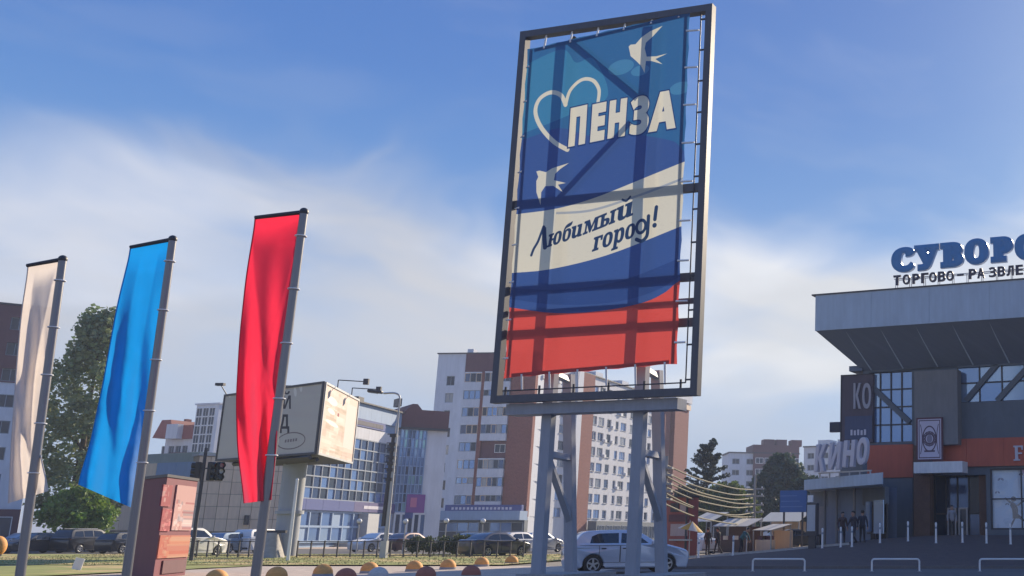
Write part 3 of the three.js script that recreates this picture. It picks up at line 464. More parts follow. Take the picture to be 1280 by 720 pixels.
// old houses with red roofs
{
  const f = Frame.across(190, 182, 272, 178), A = thingOn(f, 'red_roofed_house', 'pale residential house with red mansard roofs and grey stair tower', 'house');
  const v = (y) => f.uv(225, y)[1], u = (x) => f.uv(x, 555)[0], H1 = v(548), r = rng(40);
  const holes = []; for (let j = 0; j < 5; j++) for (let i = 0; i < 5; i++) { const x = u(203) + i * (u(240) - u(203)) / 4.4, y = H1 - 1.9 - j * 2.9; if (y > 1) holes.push([x, x + 1.2, y - .7, y + .7]); }
  part('wall', holedWall(u(243), H1, holes, .3), mats.aptWhite, A); for (const h of holes) windowAt(A, h, 0, { frame: mats.mullionPale }); box(A, 'core', mats.aptGrey, .1, u(243), 0, H1 - .1, -11, -.6);
  const roof = (x0, x1, y0, y1, z) => { const a = u(x0), b = u(x1), c = v(y1), d = v(y0), s = new THREE.Shape([[a - .4, c], [b + .3, c], [b - .5, d], [a + 1.2, d]].map((p) => new THREE.Vector2(...p))); const e = new THREE.ExtrudeGeometry(s, { depth: 9, bevelEnabled: false }); e.translate(0, 0, z - 9); part('roof', e, mats.roofRed, A); };
  roof(197, 218, 525, 547, .8); roof(218, 243, 532, 549, .4);
  box(A, 'dormer', mats.aptWhite, u(215), u(229), v(549), v(531), .41, 1.4); box(A, 'stair_tower', mats.aptGrey, u(243), u(271), 0, v(508), -9, .5); box(A, 'tower_parapet', mats.aptWhite, u(243) - .2, u(271) + .2, v(508) + .002, v(506), -9.1, .7);
  for (let j = 0; j < 7; j++) for (const x of [247, 255, 263]) { const y = v(517 + j * 11); if (y > 2) windowAt(A, [u(x) - .5, u(x) + .7, y - .7, y + .7], .5, { back: -.04, frame: mats.white }); }
  for (let j = 0; j < 3; j++) box(A, 'balcony', mats.maroon, u(221), u(236), v(566 + j * 16) - 1, v(566 + j * 16), .003, .9);
  box(A, 'chimney', mats.brick, u(205), u(208), v(526), v(521), -4, -3);
}
// far left block
{
  const f = Frame.across(-503, 102.5, 21, 121), A = thingOn(f, 'corner_apartment_block', 'tall block with maroon upper storeys at the left edge', 'apartment block'), W = f.len, v = (y) => f.uv(10, y)[1], H = v(381), hs = [];
  for (let j = 0; j < 8; j++) for (let i = 0; i < 5; i++) { const b = W - 2.2 - i * 2.9, y = H - 2.0 - j * 2.85; if (y > 4) hs.push([b - 1.5, b, y - .7, y + .7]); }
  const split = v(478), up = hs.filter((h) => h[2] > split + .1), lo = hs.filter((h) => h[3] < split - .1);
  part('upper_wall', holedWall(W, H - split, up.map((h) => [h[0], h[1], h[2] - split, h[3] - split]), .3), mats.maroon, A, [0, split, 0]); part('lower_wall', holedWall(W, split - 4, lo.map((h) => [h[0], h[1], h[2] - 4, h[3] - 4]), .3), mats.aptGrey, A, [0, 4, -.1]);
  for (const h of [...up, ...lo]) windowAt(A, h, 0, { frame: mats.mullionPale, back: .22 }); box(A, 'core', mats.aptGrey, .1, W - .05, 0, H - .1, -13, -.6); box(A, 'roof', mats.darkSteel, -.1, W + .1, H, H + .2, -13, .2);
  box(A, 'shop_storey', mats.maroon, 0, W, 0, 3.99, -.55, .3); for (let i = 0; i < 4; i++) windowAt(A, [W - 3.4 - i * 3.4, W - .6 - i * 3.4, .5, 3.2], .3, { back: -.03 });
  for (let j = 0; j < 4; j++) box(A, 'balcony', mats.aptPanel, W - 8, W - 4.6, split - 2.6 - j * 2.85, split - 1.5 - j * 2.85, .003, 1);
}
// far blocks on the right
{
  const mk = (pl, dl, pr, dr, yt, label, wall, step, mode) => {
    const f = Frame.across(pl, dl, pr, dr), A = thingOn(f, 'distant_apartment_block', label, 'apartment block'), W = f.len, H = f.uv((pl + pr) / 2, yt)[1], hs = [];
    const n = Math.round(W / 4.2); for (let i = 0; i < n; i++) for (let j = 0; j < 9; j++) { const y = H - 2.2 - j * 3, x = (i + .5) * W / n; if (y > 2) hs.push([x - 1, x + 1, y - .8, y + .7]); }
    part('wall', holedWall(W, H, hs, .4), wall, A); for (const h of hs) windowAt(A, h, 0, { frame: mats.mullionPale, t: .14 }); box(A, 'core', mats.aptGrey, .1, W - .1, 0, H - .1, -12, -.8); box(A, 'roof', mats.darkSteel, -.2, W + .2, H, H + .3, -12.2, .3);
    if (mode) { box(A, 'attic', mats.maroon, mode * W, W, H + .301, H + 2.4, -11, .2); for (const t of [.52, .7, .92]) box(A, 'roof_shed', mats.maroon, t * W, t * W + 3, H + 2.402, H + 4.2, -7, -3); box(A, 'side_bay', mats.maroon, mode * W, W - .3, 4, H - .01, .004, 1.1); for (let j = 0; j < 6; j++) for (const t of [.42, .55, .68, .81, .93]) windowAt(A, [t * W - 1.1, t * W + 1.1, H - 2.8 - j * 3, H - 1.2 - j * 3], 1.16, { frame: mats.white, back: 0, t: .14 }); }
    else for (const t of [.15, .5, .8]) box(A, 'roof_shed', mats.aptGrey, t * W, t * W + 3.4, H + .301, H + 2, -7, -3);
  };
  mk(908, 300, 997, 306, 567, 'distant grey and maroon apartment block right of the pine', mats.aptGrey, 0, .34);
  mk(1003, 285, 1075, 278, 558, 'distant pale apartment block behind the white cinema letters', mats.aptWhite, 0, 0);
}

// ---------------------------------------------------------------- trees and shrubs
const leafMat = (rgb) => { const m = new THREE.MeshPhysicalMaterial({ vertexColors: true, roughness: .8, transmission: .4, thickness: 0, side: THREE.DoubleSide }); m.name = 'leaf'; m.color.setRGB(...rgb); return m; };
function leaves(list, seed, size, spread) { // list of clumps {p, r, n}; each leaf a folded pair of triangles
  const r = rng(seed), pos = [], col = [], a = V3(0, 0, 0), b = V3(0, 0, 0), c = V3(0, 0, 0), up = V3(0, 0, 0), p = V3(0, 0, 0);
  for (const k of list) { const tone = .7 + .6 * r(), yel = r();
    for (let i = 0; i < k.n; i++) {
      do p.set(r() * 2 - 1, r() * 2 - 1, r() * 2 - 1); while (p.lengthSq() > 1); p.multiplyScalar(k.r).multiply(k.s ?? V3(1, .8, 1)).add(k.p);
      a.set(r() - .5, (r() - .5) * .7 - .1, r() - .5).normalize(); b.set(r() - .5, r() - .5, r() - .5).cross(a).normalize(); c.copy(a).cross(b); const s = size * (.6 + .8 * r()), w = s * .42;
      const t0 = p.clone().addScaledVector(a, -s * .5), t1 = p.clone().addScaledVector(a, s * .5), l = p.clone().addScaledVector(b, w).addScaledVector(c, w * .3), q2 = p.clone().addScaledVector(b, -w).addScaledVector(c, w * .3);
      for (const v of [t0, l, t1, t0, t1, q2]) pos.push(v.x, v.y, v.z); const m = tone * (.75 + .5 * r()); for (let j = 0; j < 6; j++) col.push(Math.min(1, m * (.8 + .3 * yel)), Math.min(1, m), Math.min(1, m * .75));
    } }
  const g = new THREE.BufferGeometry(); g.setAttribute('position', new THREE.Float32BufferAttribute(pos, 3)); g.setAttribute('color', new THREE.Float32BufferAttribute(col, 3)); g.computeVertexNormals(); return g;
}
function tree(name, label, pos, h, rad, y0, { seed = 1, rgb = [.06, .09, .035], clumps = 90, per = 70, leaf = .34, top = .5, shape = 1, limbs = 9, trunk = .02 } = {}) {
  const t = thing(name, label, 'tree', pos), r = rng(seed), wood = [], list = [], lean = (r() - .5) * .6, tr = h * trunk, ht = h * .82;
  const ax = (y) => V3(lean * (y / h) ** 2 * 2 + Math.sin(y * .7 + seed) * .08, y, Math.cos(y * .6 + seed) * .08);
  for (let i = 0; i < 6; i++) wood.push(bar(ax(ht * i / 6), ax(ht * (i + 1) / 6), tr * (1 - i / 7), tr * (1 - (i + 1) / 7), 9));
  for (let i = 0; i < clumps; i++) {
    const v = Math.pow(r(), .85), y = y0 + (h - y0) * v, prof = Math.pow(Math.sin(Math.PI * clamp(.12 + .84 * (shape === 2 ? v * .9 + .02 : Math.pow(v, top * 1.3)), 0, 1)), .7), an = r() * 6.283, lump = .72 + .5 * fbm(Math.cos(an) * 1.5 + 5, y * .5 + Math.sin(an) * 1.5, seed, 3), rr = rad * prof * lump * Math.sqrt(r() * .85 + .15);
    const p = ax(Math.min(y, h)).add(V3(Math.cos(an) * rr, 0, Math.sin(an) * rr)), cr = Math.min(.85, rad * (.16 + .2 * r())); list.push({ p, r: cr, n: Math.round(per * (.5 + r())) });
    if (i < limbs * 3 && i % 3 === 0) { const s = ax(Math.min(ht * .95, Math.max(y0 * .7, y - rr * .7 - .5))); wood.push(bar(s, p, tr * .32, tr * .08, 6)); }
  }
  part('trunk', joined(wood), mats.bark, t); part('crown', leaves(list, seed + 7, leaf), leafMat(rgb), t); return t;
}
tree('broadleaf_tree', 'tall dark leafy tree between the white and blue flags', V3(gx(84, 90), 0, -90), at(90, 390, 90).y, 3.6, 2.4, { seed: 3, clumps: 440, per: 30, leaf: .36, rgb: [.29, .34, .19], top: .62 });
tree('young_tree', 'small bright green tree below the tall dark tree', V3(gx(100, 86), 0, -86), at(100, 612, 86).y, 2.3, 1.7, { seed: 9, clumps: 160, per: 40, leaf: .28, rgb: [.22, .33, .05], limbs: 5 });
{ const pos = V3(gx(879, 130), 0, -130), h = at(880, 557, 130).y, t = thing('pine_tree', 'dark open pine right of the brick apartment end', 'tree', pos), r = rng(14), wood = [bar(V3(0, 0, 0), V3(.2, h * .55, 0), .2, .13, 8), bar(V3(.2, h * .55, 0), V3(.1, h * .97, 0), .13, .03, 8)], list = [];
  for (let i = 0; i < 30; i++) { const v = i / 30, y = lerp(h * .45, h * .95, v), a = i * 2.4 + r(), L = (2.9 * (1 - v * .72)) * (.65 + .5 * r()), s = V3(.15, y, 0), e = s.clone().add(V3(Math.cos(a) * L, .5 + r() * .9 + L * .12, Math.sin(a) * L)); wood.push(bar(s, e, .05, .015, 5)); for (let k = 2; k <= 6; k++) { const q2 = s.clone().lerp(e, k / 6); q2.y += .12; list.push({ p: q2, r: .26 + .22 * r(), n: 26 + Math.floor(r() * 20), s: V3(1, .55, 1) }); } }
  part('trunk', joined(wood), mats.bark, t); part('crown', leaves(list, 15, .27), leafMat([.05, .075, .065]), t); }
tree('street_tree', 'large green tree before the distant maroon block', V3(gx(978, 150), 0, -150), at(975, 571, 150).y, 4.6, 3, { seed: 21, clumps: 330, per: 34, leaf: .5, rgb: [.075, .12, .085] });
tree('street_tree', 'green tree behind the sagging cables', V3(gx(905, 118), 0, -118), at(905, 610, 118).y, 3.6, 1.5, { seed: 25, clumps: 240, per: 34, leaf: .42, rgb: [.15, .19, .06] });
tree('street_tree', 'low dark tree beside the brick apartment end', V3(gx(862, 124), 0, -124), at(862, 612, 124).y, 2.8, 1.2, { seed: 29, clumps: 200, per: 34, leaf: .4, rgb: [.06, .08, .06] });
tree('street_tree', 'dark green tree behind the blue board', V3(gx(1012, 130), 0, -130), at(1010, 602, 130).y, 4.0, 1.5, { seed: 35, clumps: 220, per: 34, leaf: .45, rgb: [.06, .10, .075] });
tree('street_tree', 'green tree behind the wooden cable pole', V3(gx(938, 142), 0, -142), at(938, 618, 142).y, 4.4, 1.5, { seed: 39, clumps: 220, per: 34, leaf: .45, rgb: [.09, .12, .06] });
{ const a = gx(514, 73), b = gx(608, 73), h = thing('hedge', 'clipped green hedge before the grey apartment block', 'hedge', V3((a + b) / 2, 0, -73)), L = (b - a) / 2, list = [], r = rng(50);
  for (let i = 0; i < 90; i++) { const x = lerp(-L, L, r()); list.push({ p: V3(x, .35 + r() * (.75 + .12 * Math.sin(x * 2)), (r() - .5) * 1.0), r: .3, n: 70 }); }
  const st = []; for (let i = 0; i < 14; i++) st.push(bar(V3(lerp(-L, L, (i + .5) / 14), 0, 0), V3(lerp(-L, L, (i + .5) / 14) + .1, .7, .1), .04, .015, 5)); part('stems', joined(st), mats.bark, h); part('foliage', leaves(list, 51, .13), leafMat([.07, .10, .035]), h); }

// ---------------------------------------------------------------- the tall frame with the banner
{
  const f = Frame.across(599, 35.4, 864, 33.3), S = thingOn(f, 'billboard_frame', 'tall grey steel sign frame on four legs, holding the tricolour banner', 'billboard frame');
  const W = f.len, vt = f.uv(646, 40)[1], vb = f.uv(611, 504)[1], st = mats.frameSteel, t = .24;
  // outer frame
  for (const u of [t / 2, W - t / 2]) box(S, 'upright', st, u - t / 2, u + t / 2, vb, vt, -.29, 0);
  box(S, 'top_beam', st, t + .002, W - t - .002, vt - t, vt - .002, -.29, -.003); box(S, 'bottom_beam', st, t + .002, W - t - .002, vb + .002, vb + t, -.29, -.003);
  { const [a, b] = [f.uv(632.5, 512, -.26)[0], f.uv(847, 500, -.26)[0]]; box(S, 'support_beam', mats.legSteel, a, b, vb - .37, vb - .02, -.88, -.26); }
  // legs: front posts run up behind the banner, raked rear posts
  const P = (x, y, z) => { const [u, v] = f.uv(x, y, z); return V3(u, v, z); };
  const ext = (a, b, y) => a.clone().lerp(b, (y - a.y) / (b.y - a.y));
  for (const [x1, x0, r1, r0] of [[684.5, 674.5, 710, 709], [797.5, 793.5, 820.5, 823.5]]) {
    const zf = -.72, zr = -2.5, a = P(x1, 520, zf), b = P(x0, 715, zf), lo = V3((a.x + b.x) / 2, 0, zf), hi = V3((a.x + b.x) / 2, vt - t - .02, zf), c = P(r1, 520, zr), d = P(r0, 715, zr), r0p = V3((c.x * .3 + d.x * .7), 0, zr - .4);
    part('front_post', beam(lo, hi, .36, .28), mats.legSteel, S);
    const rt = V3(c.x + .02, vb + 1.2, zr + .15); part('rear_post', beam(r0p, rt, .33, .26), mats.legSteel, S);
    part('leg_brace', beam(V3(lo.x, vb + 1.0, zf - .16), rt.clone().setY(vb + 1.0), .18, .18), mats.legSteel, S);
    const y1 = P(700, 570, -1.6).y, y2 = P(700, 652, -1.6).y, at2 = (y) => r0p.clone().lerp(rt, y / rt.y);
    part('leg_brace', beam(V3(lo.x, y1, zf - .1), at2(y1), .19, .2), mats.legSteel, S); part('leg_brace', beam(V3(lo.x, y1 - .12, zf - .1), at2(y2), .2, .18), mats.legSteel, S);
    box(S, 'footing', mats.concrete, lo.x - .5, lo.x + 1.2, -.05, .14, zr - .9, zf + .45);
  }
  // lattice behind the banner
  const lat = (x0, y0, x1, y1, w, z = -.4) => part('lattice_bar', beam(P(x0, y0, z), P(x1, y1, z), w, .1), st, S);
  { const v0 = f.uv(745, 246, -.15)[1]; box(S, 'cross_beam', st, t + .002, W - t - .002, v0 - .14, v0 + .12, -.28, -.09); }
  for (const [y, w] of [[355, .27], [384, .17], [410, .27]]) { const v = f.uv(742, y, -.38)[1]; box(S, 'lattice_bar', st, t + .02, W - t - .02, v - w / 2, v + w / 2, -.45, -.33); }
  lat(716, 48, 806, 122, .21); lat(797, 152, 702, 252, .18);
  // inner rod and its brackets
  const rod = [V3(W - t - .19, vt - t - .02, -.07), V3(W - t - .19, vb + t + .17, -.07), V3(.4, vb + t + .15, -.07)];
  part('rod', joined([bar(rod[0], rod[1], .022), bar(rod[1], rod[2], .022)]), mats.darkSteel, S);
  for (let i = 0; i < 12; i++) { const v = lerp(vb + .5, vt - .5, i / 11); box(S, 'bracket', mats.darkSteel, W - t - .21, W - t - .002, v - .026, v + .026, -.09, -.05); }
  for (let i = 0; i < 6; i++) { const u = lerp(.5, W - .6, i / 5); box(S, 'bracket', mats.darkSteel, u - .03, u + .03, vb + t + .002, vb + t + .28, -.1, -.06); }

  // ------------------------------------------------ banner
  const Z = .0, c = { tl: f.uv(660, 62, Z), tr: f.uv(861.5, 15, Z), br: f.uv(845, 454, Z), bl: f.uv(630.5, 472, Z) };
  const bil = (s, v) => [lerp(lerp(c.bl[0], c.tl[0], v), lerp(c.br[0], c.tr[0], v), s), lerp(lerp(c.bl[1], c.br[1], s), lerp(c.tl[1], c.tr[1], s), v)];
  const inv = (px, py) => { const [U, Vv] = f.uv(px, py, Z); let s = .5, v = .5; for (let i = 0; i < 8; i++) { v = (Vv - lerp(c.bl[1], c.br[1], s)) / (lerp(c.tl[1], c.tr[1], s) - lerp(c.bl[1], c.br[1], s)); s = (U - lerp(c.bl[0], c.tl[0], v)) / (lerp(c.br[0], c.tr[0], v) - lerp(c.bl[0], c.tl[0], v)); } return [s, v]; };
  const CW = 1024, CH = 1900, K = (px, py) => { const [s, v] = inv(px, py); return [s * CW, (1 - v) * CH]; };
  const print = canvasMat('banner print', CW, CH, (x) => {
    const path = (pts, close) => { const p = pts.map(([a, b]) => K(a, b)); x.beginPath(); x.moveTo(...p[0]); for (let i = 0; i < p.length - 1; i++) { const a = p[Math.max(0, i - 1)], b = p[i], d = p[i + 1], e = p[Math.min(p.length - 1, i + 2)]; x.bezierCurveTo(b[0] + (d[0] - a[0]) / 6, b[1] + (d[1] - a[1]) / 6, d[0] - (e[0] - b[0]) / 6, d[1] - (e[1] - b[1]) / 6, d[0], d[1]); } if (close) x.closePath(); };
    const poly = (pts) => { const p = pts.map(([a, b]) => K(a, b)); x.beginPath(); p.forEach((a, i) => i ? x.lineTo(...a) : x.moveTo(...a)); x.closePath(); };
    const blueU = '#2f689c', blueM = '#385897', white = '#d9d8c8', red = '#d9524a';
    x.fillStyle = blueM; x.fillRect(0, 0, CW, CH);
    // lighter printed landscape shapes in the upper blue
    x.fillStyle = blueU; path([[600, 190], [660, 172], [700, 160], [740, 170], [790, 168], [840, 176], [880, 190], [900, -20], [600, -20]], true); x.fill();
    x.fillStyle = '#3c82ad'; path([[640, 90], [700, 62], [720, 78], [742, 74], [760, 120], [720, 140], [650, 168]], true); x.fill();
    x.fillStyle = '#4685b0'; for (const [a, b, s] of [[776, 84, 20], [800, 88, 14], [850, 110, 16]]) { const p = K(a, b); x.beginPath(); x.ellipse(p[0], p[1], s * 4, s * 2.2, 0, 0, 7); x.fill(); }
    // white wave, blue wave, red field
    x.fillStyle = white; path([[620, 270], [650, 267], [700, 259], [760, 241], [852, 203], [880, 190], [880, 270], [848, 284], [760, 318], [690, 336], [641, 341], [610, 342]], true); x.fill();
    x.strokeStyle = blueM; x.lineWidth = 13; path([[694, 266], [740, 262], [800, 244], [856, 222]]); x.globalAlpha = .35; x.stroke(); x.globalAlpha = 1;
    x.fillStyle = red; path([[600, 380], [636, 384], [690, 391], [745, 389], [800, 379], [830, 366], [850, 350], [890, 330], [890, 600], [600, 600]], true); x.fill();
    x.fillStyle = '#2c4a88'; path([[600, 368], [640, 374], [700, 381], [770, 377], [820, 363], [850, 345], [890, 325], [890, 300], [850, 322], [770, 352], [690, 362], [600, 356]], true); x.fill();
    // heart
    x.strokeStyle = white; x.lineCap = 'round'; x.lineJoin = 'round'; x.lineWidth = 25; path([[709, 187], [692, 177], [676, 159], [669, 140], [674, 124], [688, 115.5], [701, 119], [707, 131]]); x.stroke();
    x.lineWidth = 21; path([[707, 131], [713, 113], [727, 100], [741, 100.5], [749, 112], [748, 127]]); x.stroke();
    // swallows
    x.fillStyle = white; poly([[785.5, 58], [788, 55.5], [794, 55], [802, 46], [812, 39], [828, 32], [816, 45], [807, 53], [805.5, 60], [808, 70.5], [820, 70], [834, 66.5], [819, 73.5], [828, 80], [814, 76], [807, 76], [805.5, 91], [801, 82], [795, 76], [788, 70]]); x.fill();
    poly([[670, 214], [674, 213], [682, 215], [690, 210], [711, 203.5], [700, 211], [693.5, 217], [692, 225], [707, 228.5], [697, 230.5], [703, 240], [691, 232], [681, 232.5], [676, 240], [675, 256], [670, 240], [670, 226], [672.5, 221]]); x.fill();
    // letters set into quadrilaterals
    const glyph = (str, bl, br, tl, font, fat, fill) => { const a = K(...bl), b = K(...br), d = K(...tl); x.save(); x.font = font; const m = x.measureText(str), w = m.width, h = m.actualBoundingBoxAscent; x.setTransform((b[0] - a[0]) / w, (b[1] - a[1]) / w, (a[0] - d[0]) / h, (a[1] - d[1]) / h, a[0], a[1]); x.fillStyle = x.strokeStyle = fill; x.lineJoin = 'miter'; x.miterLimit = 2.5; x.lineWidth = fat; if (fat) x.strokeText(str, 0, 0); x.fillText(str, 0, 0); x.restore(); };
    const F1 = 'bold 200px sans-serif';
    for (const [ch, x0, x1, yb0, yb1, h] of [['П', 707.5, 733, 182, 177, 44], ['Е', 735, 756, 176.5, 172.5, 43], ['Н', 757, 783, 172, 167.5, 43], ['З', 785.5, 810, 167.5, 163.5, 43], ['А', 812, 842, 163, 158, 44]]) {
      x.save(); x.globalAlpha = 1; glyph(ch, [x0, yb0], [x1, yb1], [x0 + 3.5, yb0 - h], F1, 26, '#123a76'); glyph(ch, [x0 + .6, yb0 - .6], [x1 - .2, yb1 - .6], [x0 + 4, yb0 - h], F1, 17, white); x.restore(); }
    // script lines
    const F2 = 'bold 200px serif', ink = '#1d3a63';
    const script = (str, x0, y0, x1, y1, xh, sl, fat) => { x.save(); x.font = F2; const a = K(x0, y0), b = K(x1, y1), d = K(x0 + sl, y0 - xh), w = x.measureText(str).width, h = 107; x.setTransform((b[0] - a[0]) / w, (b[1] - a[1]) / w, (a[0] - d[0]) / h, (a[1] - d[1]) / h, a[0], a[1]); x.fillStyle = x.strokeStyle = ink; x.lineWidth = fat; if (fat) x.strokeText(str, 0, 0); x.fillText(str, 0, 0); x.restore(); };
    x.strokeStyle = ink; x.lineWidth = 15; path([[664, 319], [667, 311], [672, 302], [677, 288], [679, 283], [680.5, 290], [680, 302], [681, 310]]); x.stroke(); x.lineWidth = 26; path([[679.5, 286], [680, 298], [681, 309]]); x.stroke();
    script('юб', 683, 309, 712, 298.5, 15.5, 2.5, 8); script('u', 711, 298.5, 726, 293.5, 15, 2.5, 8); script('мы', 727, 293, 768, 277, 16, 2.5, 8); script('u', 768, 277.5, 791, 268, 17, 2.5, 8);
    x.strokeStyle = ink; x.lineWidth = 12; path([[778, 249.5], [783, 251], [788, 246]]); x.stroke();
    script('гоpо', 739, 314, 793, 295, 17, 2.5, 8);
    x.lineWidth = 17; { const p = K(801, 283), w = K(811, 279); x.beginPath(); x.ellipse(p[0], p[1], 27, 34, .15, 0, 7); x.stroke(); } x.lineWidth = 20; path([[810.5, 270], [809.5, 285], [808, 295], [802, 301], [795, 299]]); x.stroke();
    x.lineWidth = 21; path([[820.5, 259], [819.5, 266], [818.5, 274]]); x.stroke(); { const p = K(818, 281.5); x.fillStyle = ink; x.beginPath(); x.arc(p[0], p[1], 13, 0, 7); x.fill(); }
    // fabric grain, faint creases of the print
    const r = rng(71); for (let i = 0; i < 2600; i++) { x.globalAlpha = .035; x.fillStyle = r() < .5 ? '#000' : '#fff'; x.fillRect(r() * CW, r() * CH, 3 + r() * 26, 1 + r() * 3); } x.globalAlpha = 1;
  }, { roughness: .85, transmission: .42, thickness: 0, side: THREE.DoubleSide });
  const nx = 40, ny = 72, pos = [], uv = [], idx = [];
  for (let j = 0; j <= ny; j++) for (let i = 0; i <= nx; i++) {
    const s = i / nx, v = j / ny, ed = Math.sin(Math.PI * s) * Math.sin(Math.PI * v); let [a, b] = bil(s, v);
    const tieX = 1 - Math.abs(Math.sin(v * Math.PI * 9)), tieY = 1 - Math.abs(Math.sin(s * Math.PI * 6));   // scalloped edge between the ties
    a += .035 * tieX * (ss(.04, 0, s) - ss(.96, 1, s)) * -1 + .0; b += .03 * tieY * (ss(.02, 0, v) - ss(.98, 1, v)) * -1;
    pos.push(a, b, Z + .035 * ed * Math.sin(s * 5 + v * 7) + .02 * Math.sin(v * 23 + s * 3) * ed - .012); uv.push(s, v);
  }
  for (let j = 0; j < ny; j++) for (let i = 0; i < nx; i++) { const a = j * (nx + 1) + i; idx.push(a, a + 1, a + nx + 1, a + 1, a + nx + 2, a + nx + 1); }
  const g = new THREE.BufferGeometry(); g.setAttribute('position', new THREE.Float32BufferAttribute(pos, 3)); g.setAttribute('uv', new THREE.Float32BufferAttribute(uv, 2)); g.setIndex(idx); g.computeVertexNormals();
  const B = thingOn(f, 'banner', 'printed blue, white and red city banner stretched inside the steel frame', 'banner'); part('sheet', g, print, B);
  const hem = M('hem strip', [.10, .12, .22], { rough: .9, transmission: .25, thickness: 0, side: THREE.DoubleSide });
  // doubled hem behind the sheet's edge
  const strip = (a, b) => { const p0 = bil(...a), p1 = bil(...b); part('hem', beam(V3(p0[0], p0[1], Z - .045), V3(p1[0], p1[1], Z - .045), .12, .004), hem, B); };
  strip([.02, .0], [.02, 1]); strip([.98, 0], [.98, 1]); strip([.04, .006], [.96, .006]); strip([.04, .994], [.96, .994]);
  const tie = (s, v, du, dv) => { const [a, b] = bil(s, v); part('tie', bar(V3(a, b, Z - .01), V3(a + du, b + dv, -.09), .036, .03, 6), mats.rope, B); };
  for (let k = 0; k < 9; k++) { const v = (k + .5) / 9; const L = bil(0, v)[0], R = bil(1, v)[0]; tie(.015, v, t - L - .02, .0); tie(.985, v, W - t - .2 - R + .04, .01); }
  for (let k = 0; k < 6; k++) { const s = (k + .5) / 6 + .02; tie(s, .992, .0, vt - t - bil(s, .992)[1]); tie(s, .006, 0, vb + t + .14 - bil(s, .006)[1]); }
}

// ---------------------------------------------------------------- flags on slim poles
function flag(label, poleLabel, rgb, d, top, foot, arm, Lp, Rp, seed, trans, kinks) {
  const T = at(...top, d), B0 = at(...foot, d), base = T.clone().lerp(B0, T.y / (T.y - B0.y)), pole = thing('flag_pole', poleLabel, 'flag pole', base);
  const loc = (p) => p.clone().sub(base), up = loc(T).normalize();
  part('mast', bar(V3(0, 0, 0), loc(T), .06, .05, 18), mats.poleGrey, pole); part('arm', bar(loc(T), loc(at(...arm, d)), .03, .026, 12), mats.darkSteel, pole);
  part('cap', new THREE.SphereGeometry(.058, 16, 10), mats.darkSteel, pole, loc(T).toArray()); part('base_plate', joined([moved(boxGeo(.45, .03, .45), 0, .015, 0), moved(new THREE.CylinderGeometry(.09, .1, .25, 16), 0, .15, 0)]), mats.darkSteel, pole);
  for (let i = 0; i < 5; i++) part('ring', moved(new THREE.TorusGeometry(.066, .009, 6, 18), 0, 0, 0, Math.PI / 2), mats.rope, pole, up.clone().multiplyScalar(T.y * (.94 - i * .13)).toArray());
  const lerpL = (P, y) => { let i = 0; while (i < P.length - 2 && P[i + 1][1] < y) i++; const t = (y - P[i][1]) / (P[i + 1][1] - P[i][1]), t0 = P[Math.max(0, i - 1)], a = P[i], b = P[i + 1]; return lerp(a[0], b[0], t); };
  const n = 36, m = 120, pos = [], uv = [], idx = [], y0L = Lp[0][1], y1L = Lp.at(-1)[1], y0R = Rp[0][1], y1R = Rp.at(-1)[1];
  const smoothX = (P, y, a, b) => { let s = 0; for (let k = -3; k <= 3; k++) s += lerpL(P, clamp(y + k * 6, a, b)); return s / 7; };
  for (let j = 0; j <= m; j++) for (let i = 0; i <= n; i++) {
    const s = i / n, v = j / m, yl = lerp(y0L, y1L, v), yr = lerp(y0R, y1R, v), px = lerp(smoothX(Lp, yl, y0L, y1L), smoothX(Rp, yr, y0R, y1R), s), sagTop = Math.sin(Math.PI * s) * 1.5 * (1 - v) * (v < .1 ? 1 : 0), py = lerp(yl, yr, s) + sagTop;
    const grow = ss(.02, .75, v), fold = grow * (.085 * Math.sin(s * 6.5 + v * 4.2 + seed) * (1 - s * .35) + .045 * Math.sin(s * 13 - v * 6 + seed * 2) + .03 * Math.sin(s * 5 - v * 15 + seed) + .028 * (fbm(s * 5 + v * 3, v * 16 - s * 4, 300 + Math.round(seed * 10), 4) - .5)) + .008 * Math.sin(v * 60) * (1 - s) * .4;
    let kink = 0; for (const [s0, v0, s1, v1, amp] of kinks) { const dx = s1 - s0, dy = (v1 - v0) * 4, l = Math.hypot(dx, dy), e = ((s - s0) * dy - (v - v0) * 4 * dx) / l; kink += amp * Math.max(0, e) * ss(0, .12, v); }
    const p = loc(at(px, py, d + .07 + fold + kink)); pos.push(p.x, p.y, p.z); uv.push(s * .75, v * 3.6);
  }
  for (let j = 0; j < m; j++) for (let i = 0; i < n; i++) { const a = j * (n + 1) + i; idx.push(a, a + n + 1, a + 1, a + 1, a + n + 1, a + n + 2); }
  const g = new THREE.BufferGeometry(); g.setAttribute('position', new THREE.Float32BufferAttribute(pos, 3)); g.setAttribute('uv', new THREE.Float32BufferAttribute(uv, 2)); g.setIndex(idx); g.computeVertexNormals();
  const F1 = thing('flag', label, 'flag', base); const hemPts = (i0) => { const c = []; for (let j = 0; j <= m; j += 2) { const o = (j * (n + 1) + i0) * 3; c.push(V3(pos[o], pos[o + 1], pos[o + 2])); } return new THREE.TubeGeometry(new THREE.CatmullRomCurve3(c), 90, .009, 5); }; const hm = M('flag hem', rgb.map((c) => c * .8), { tex: 'fabric', size: .5, mean: .9, rough: .9 }); part('hem', hemPts(0), hm, F1); part('hem', hemPts(n), hm, F1); part('cloth', g, M('flag cloth', rgb, { tex: 'fabric', size: 1.2, mean: .9, rough: .9, transmission: trans, thickness: 0, side: THREE.DoubleSide,  }), F1);
}
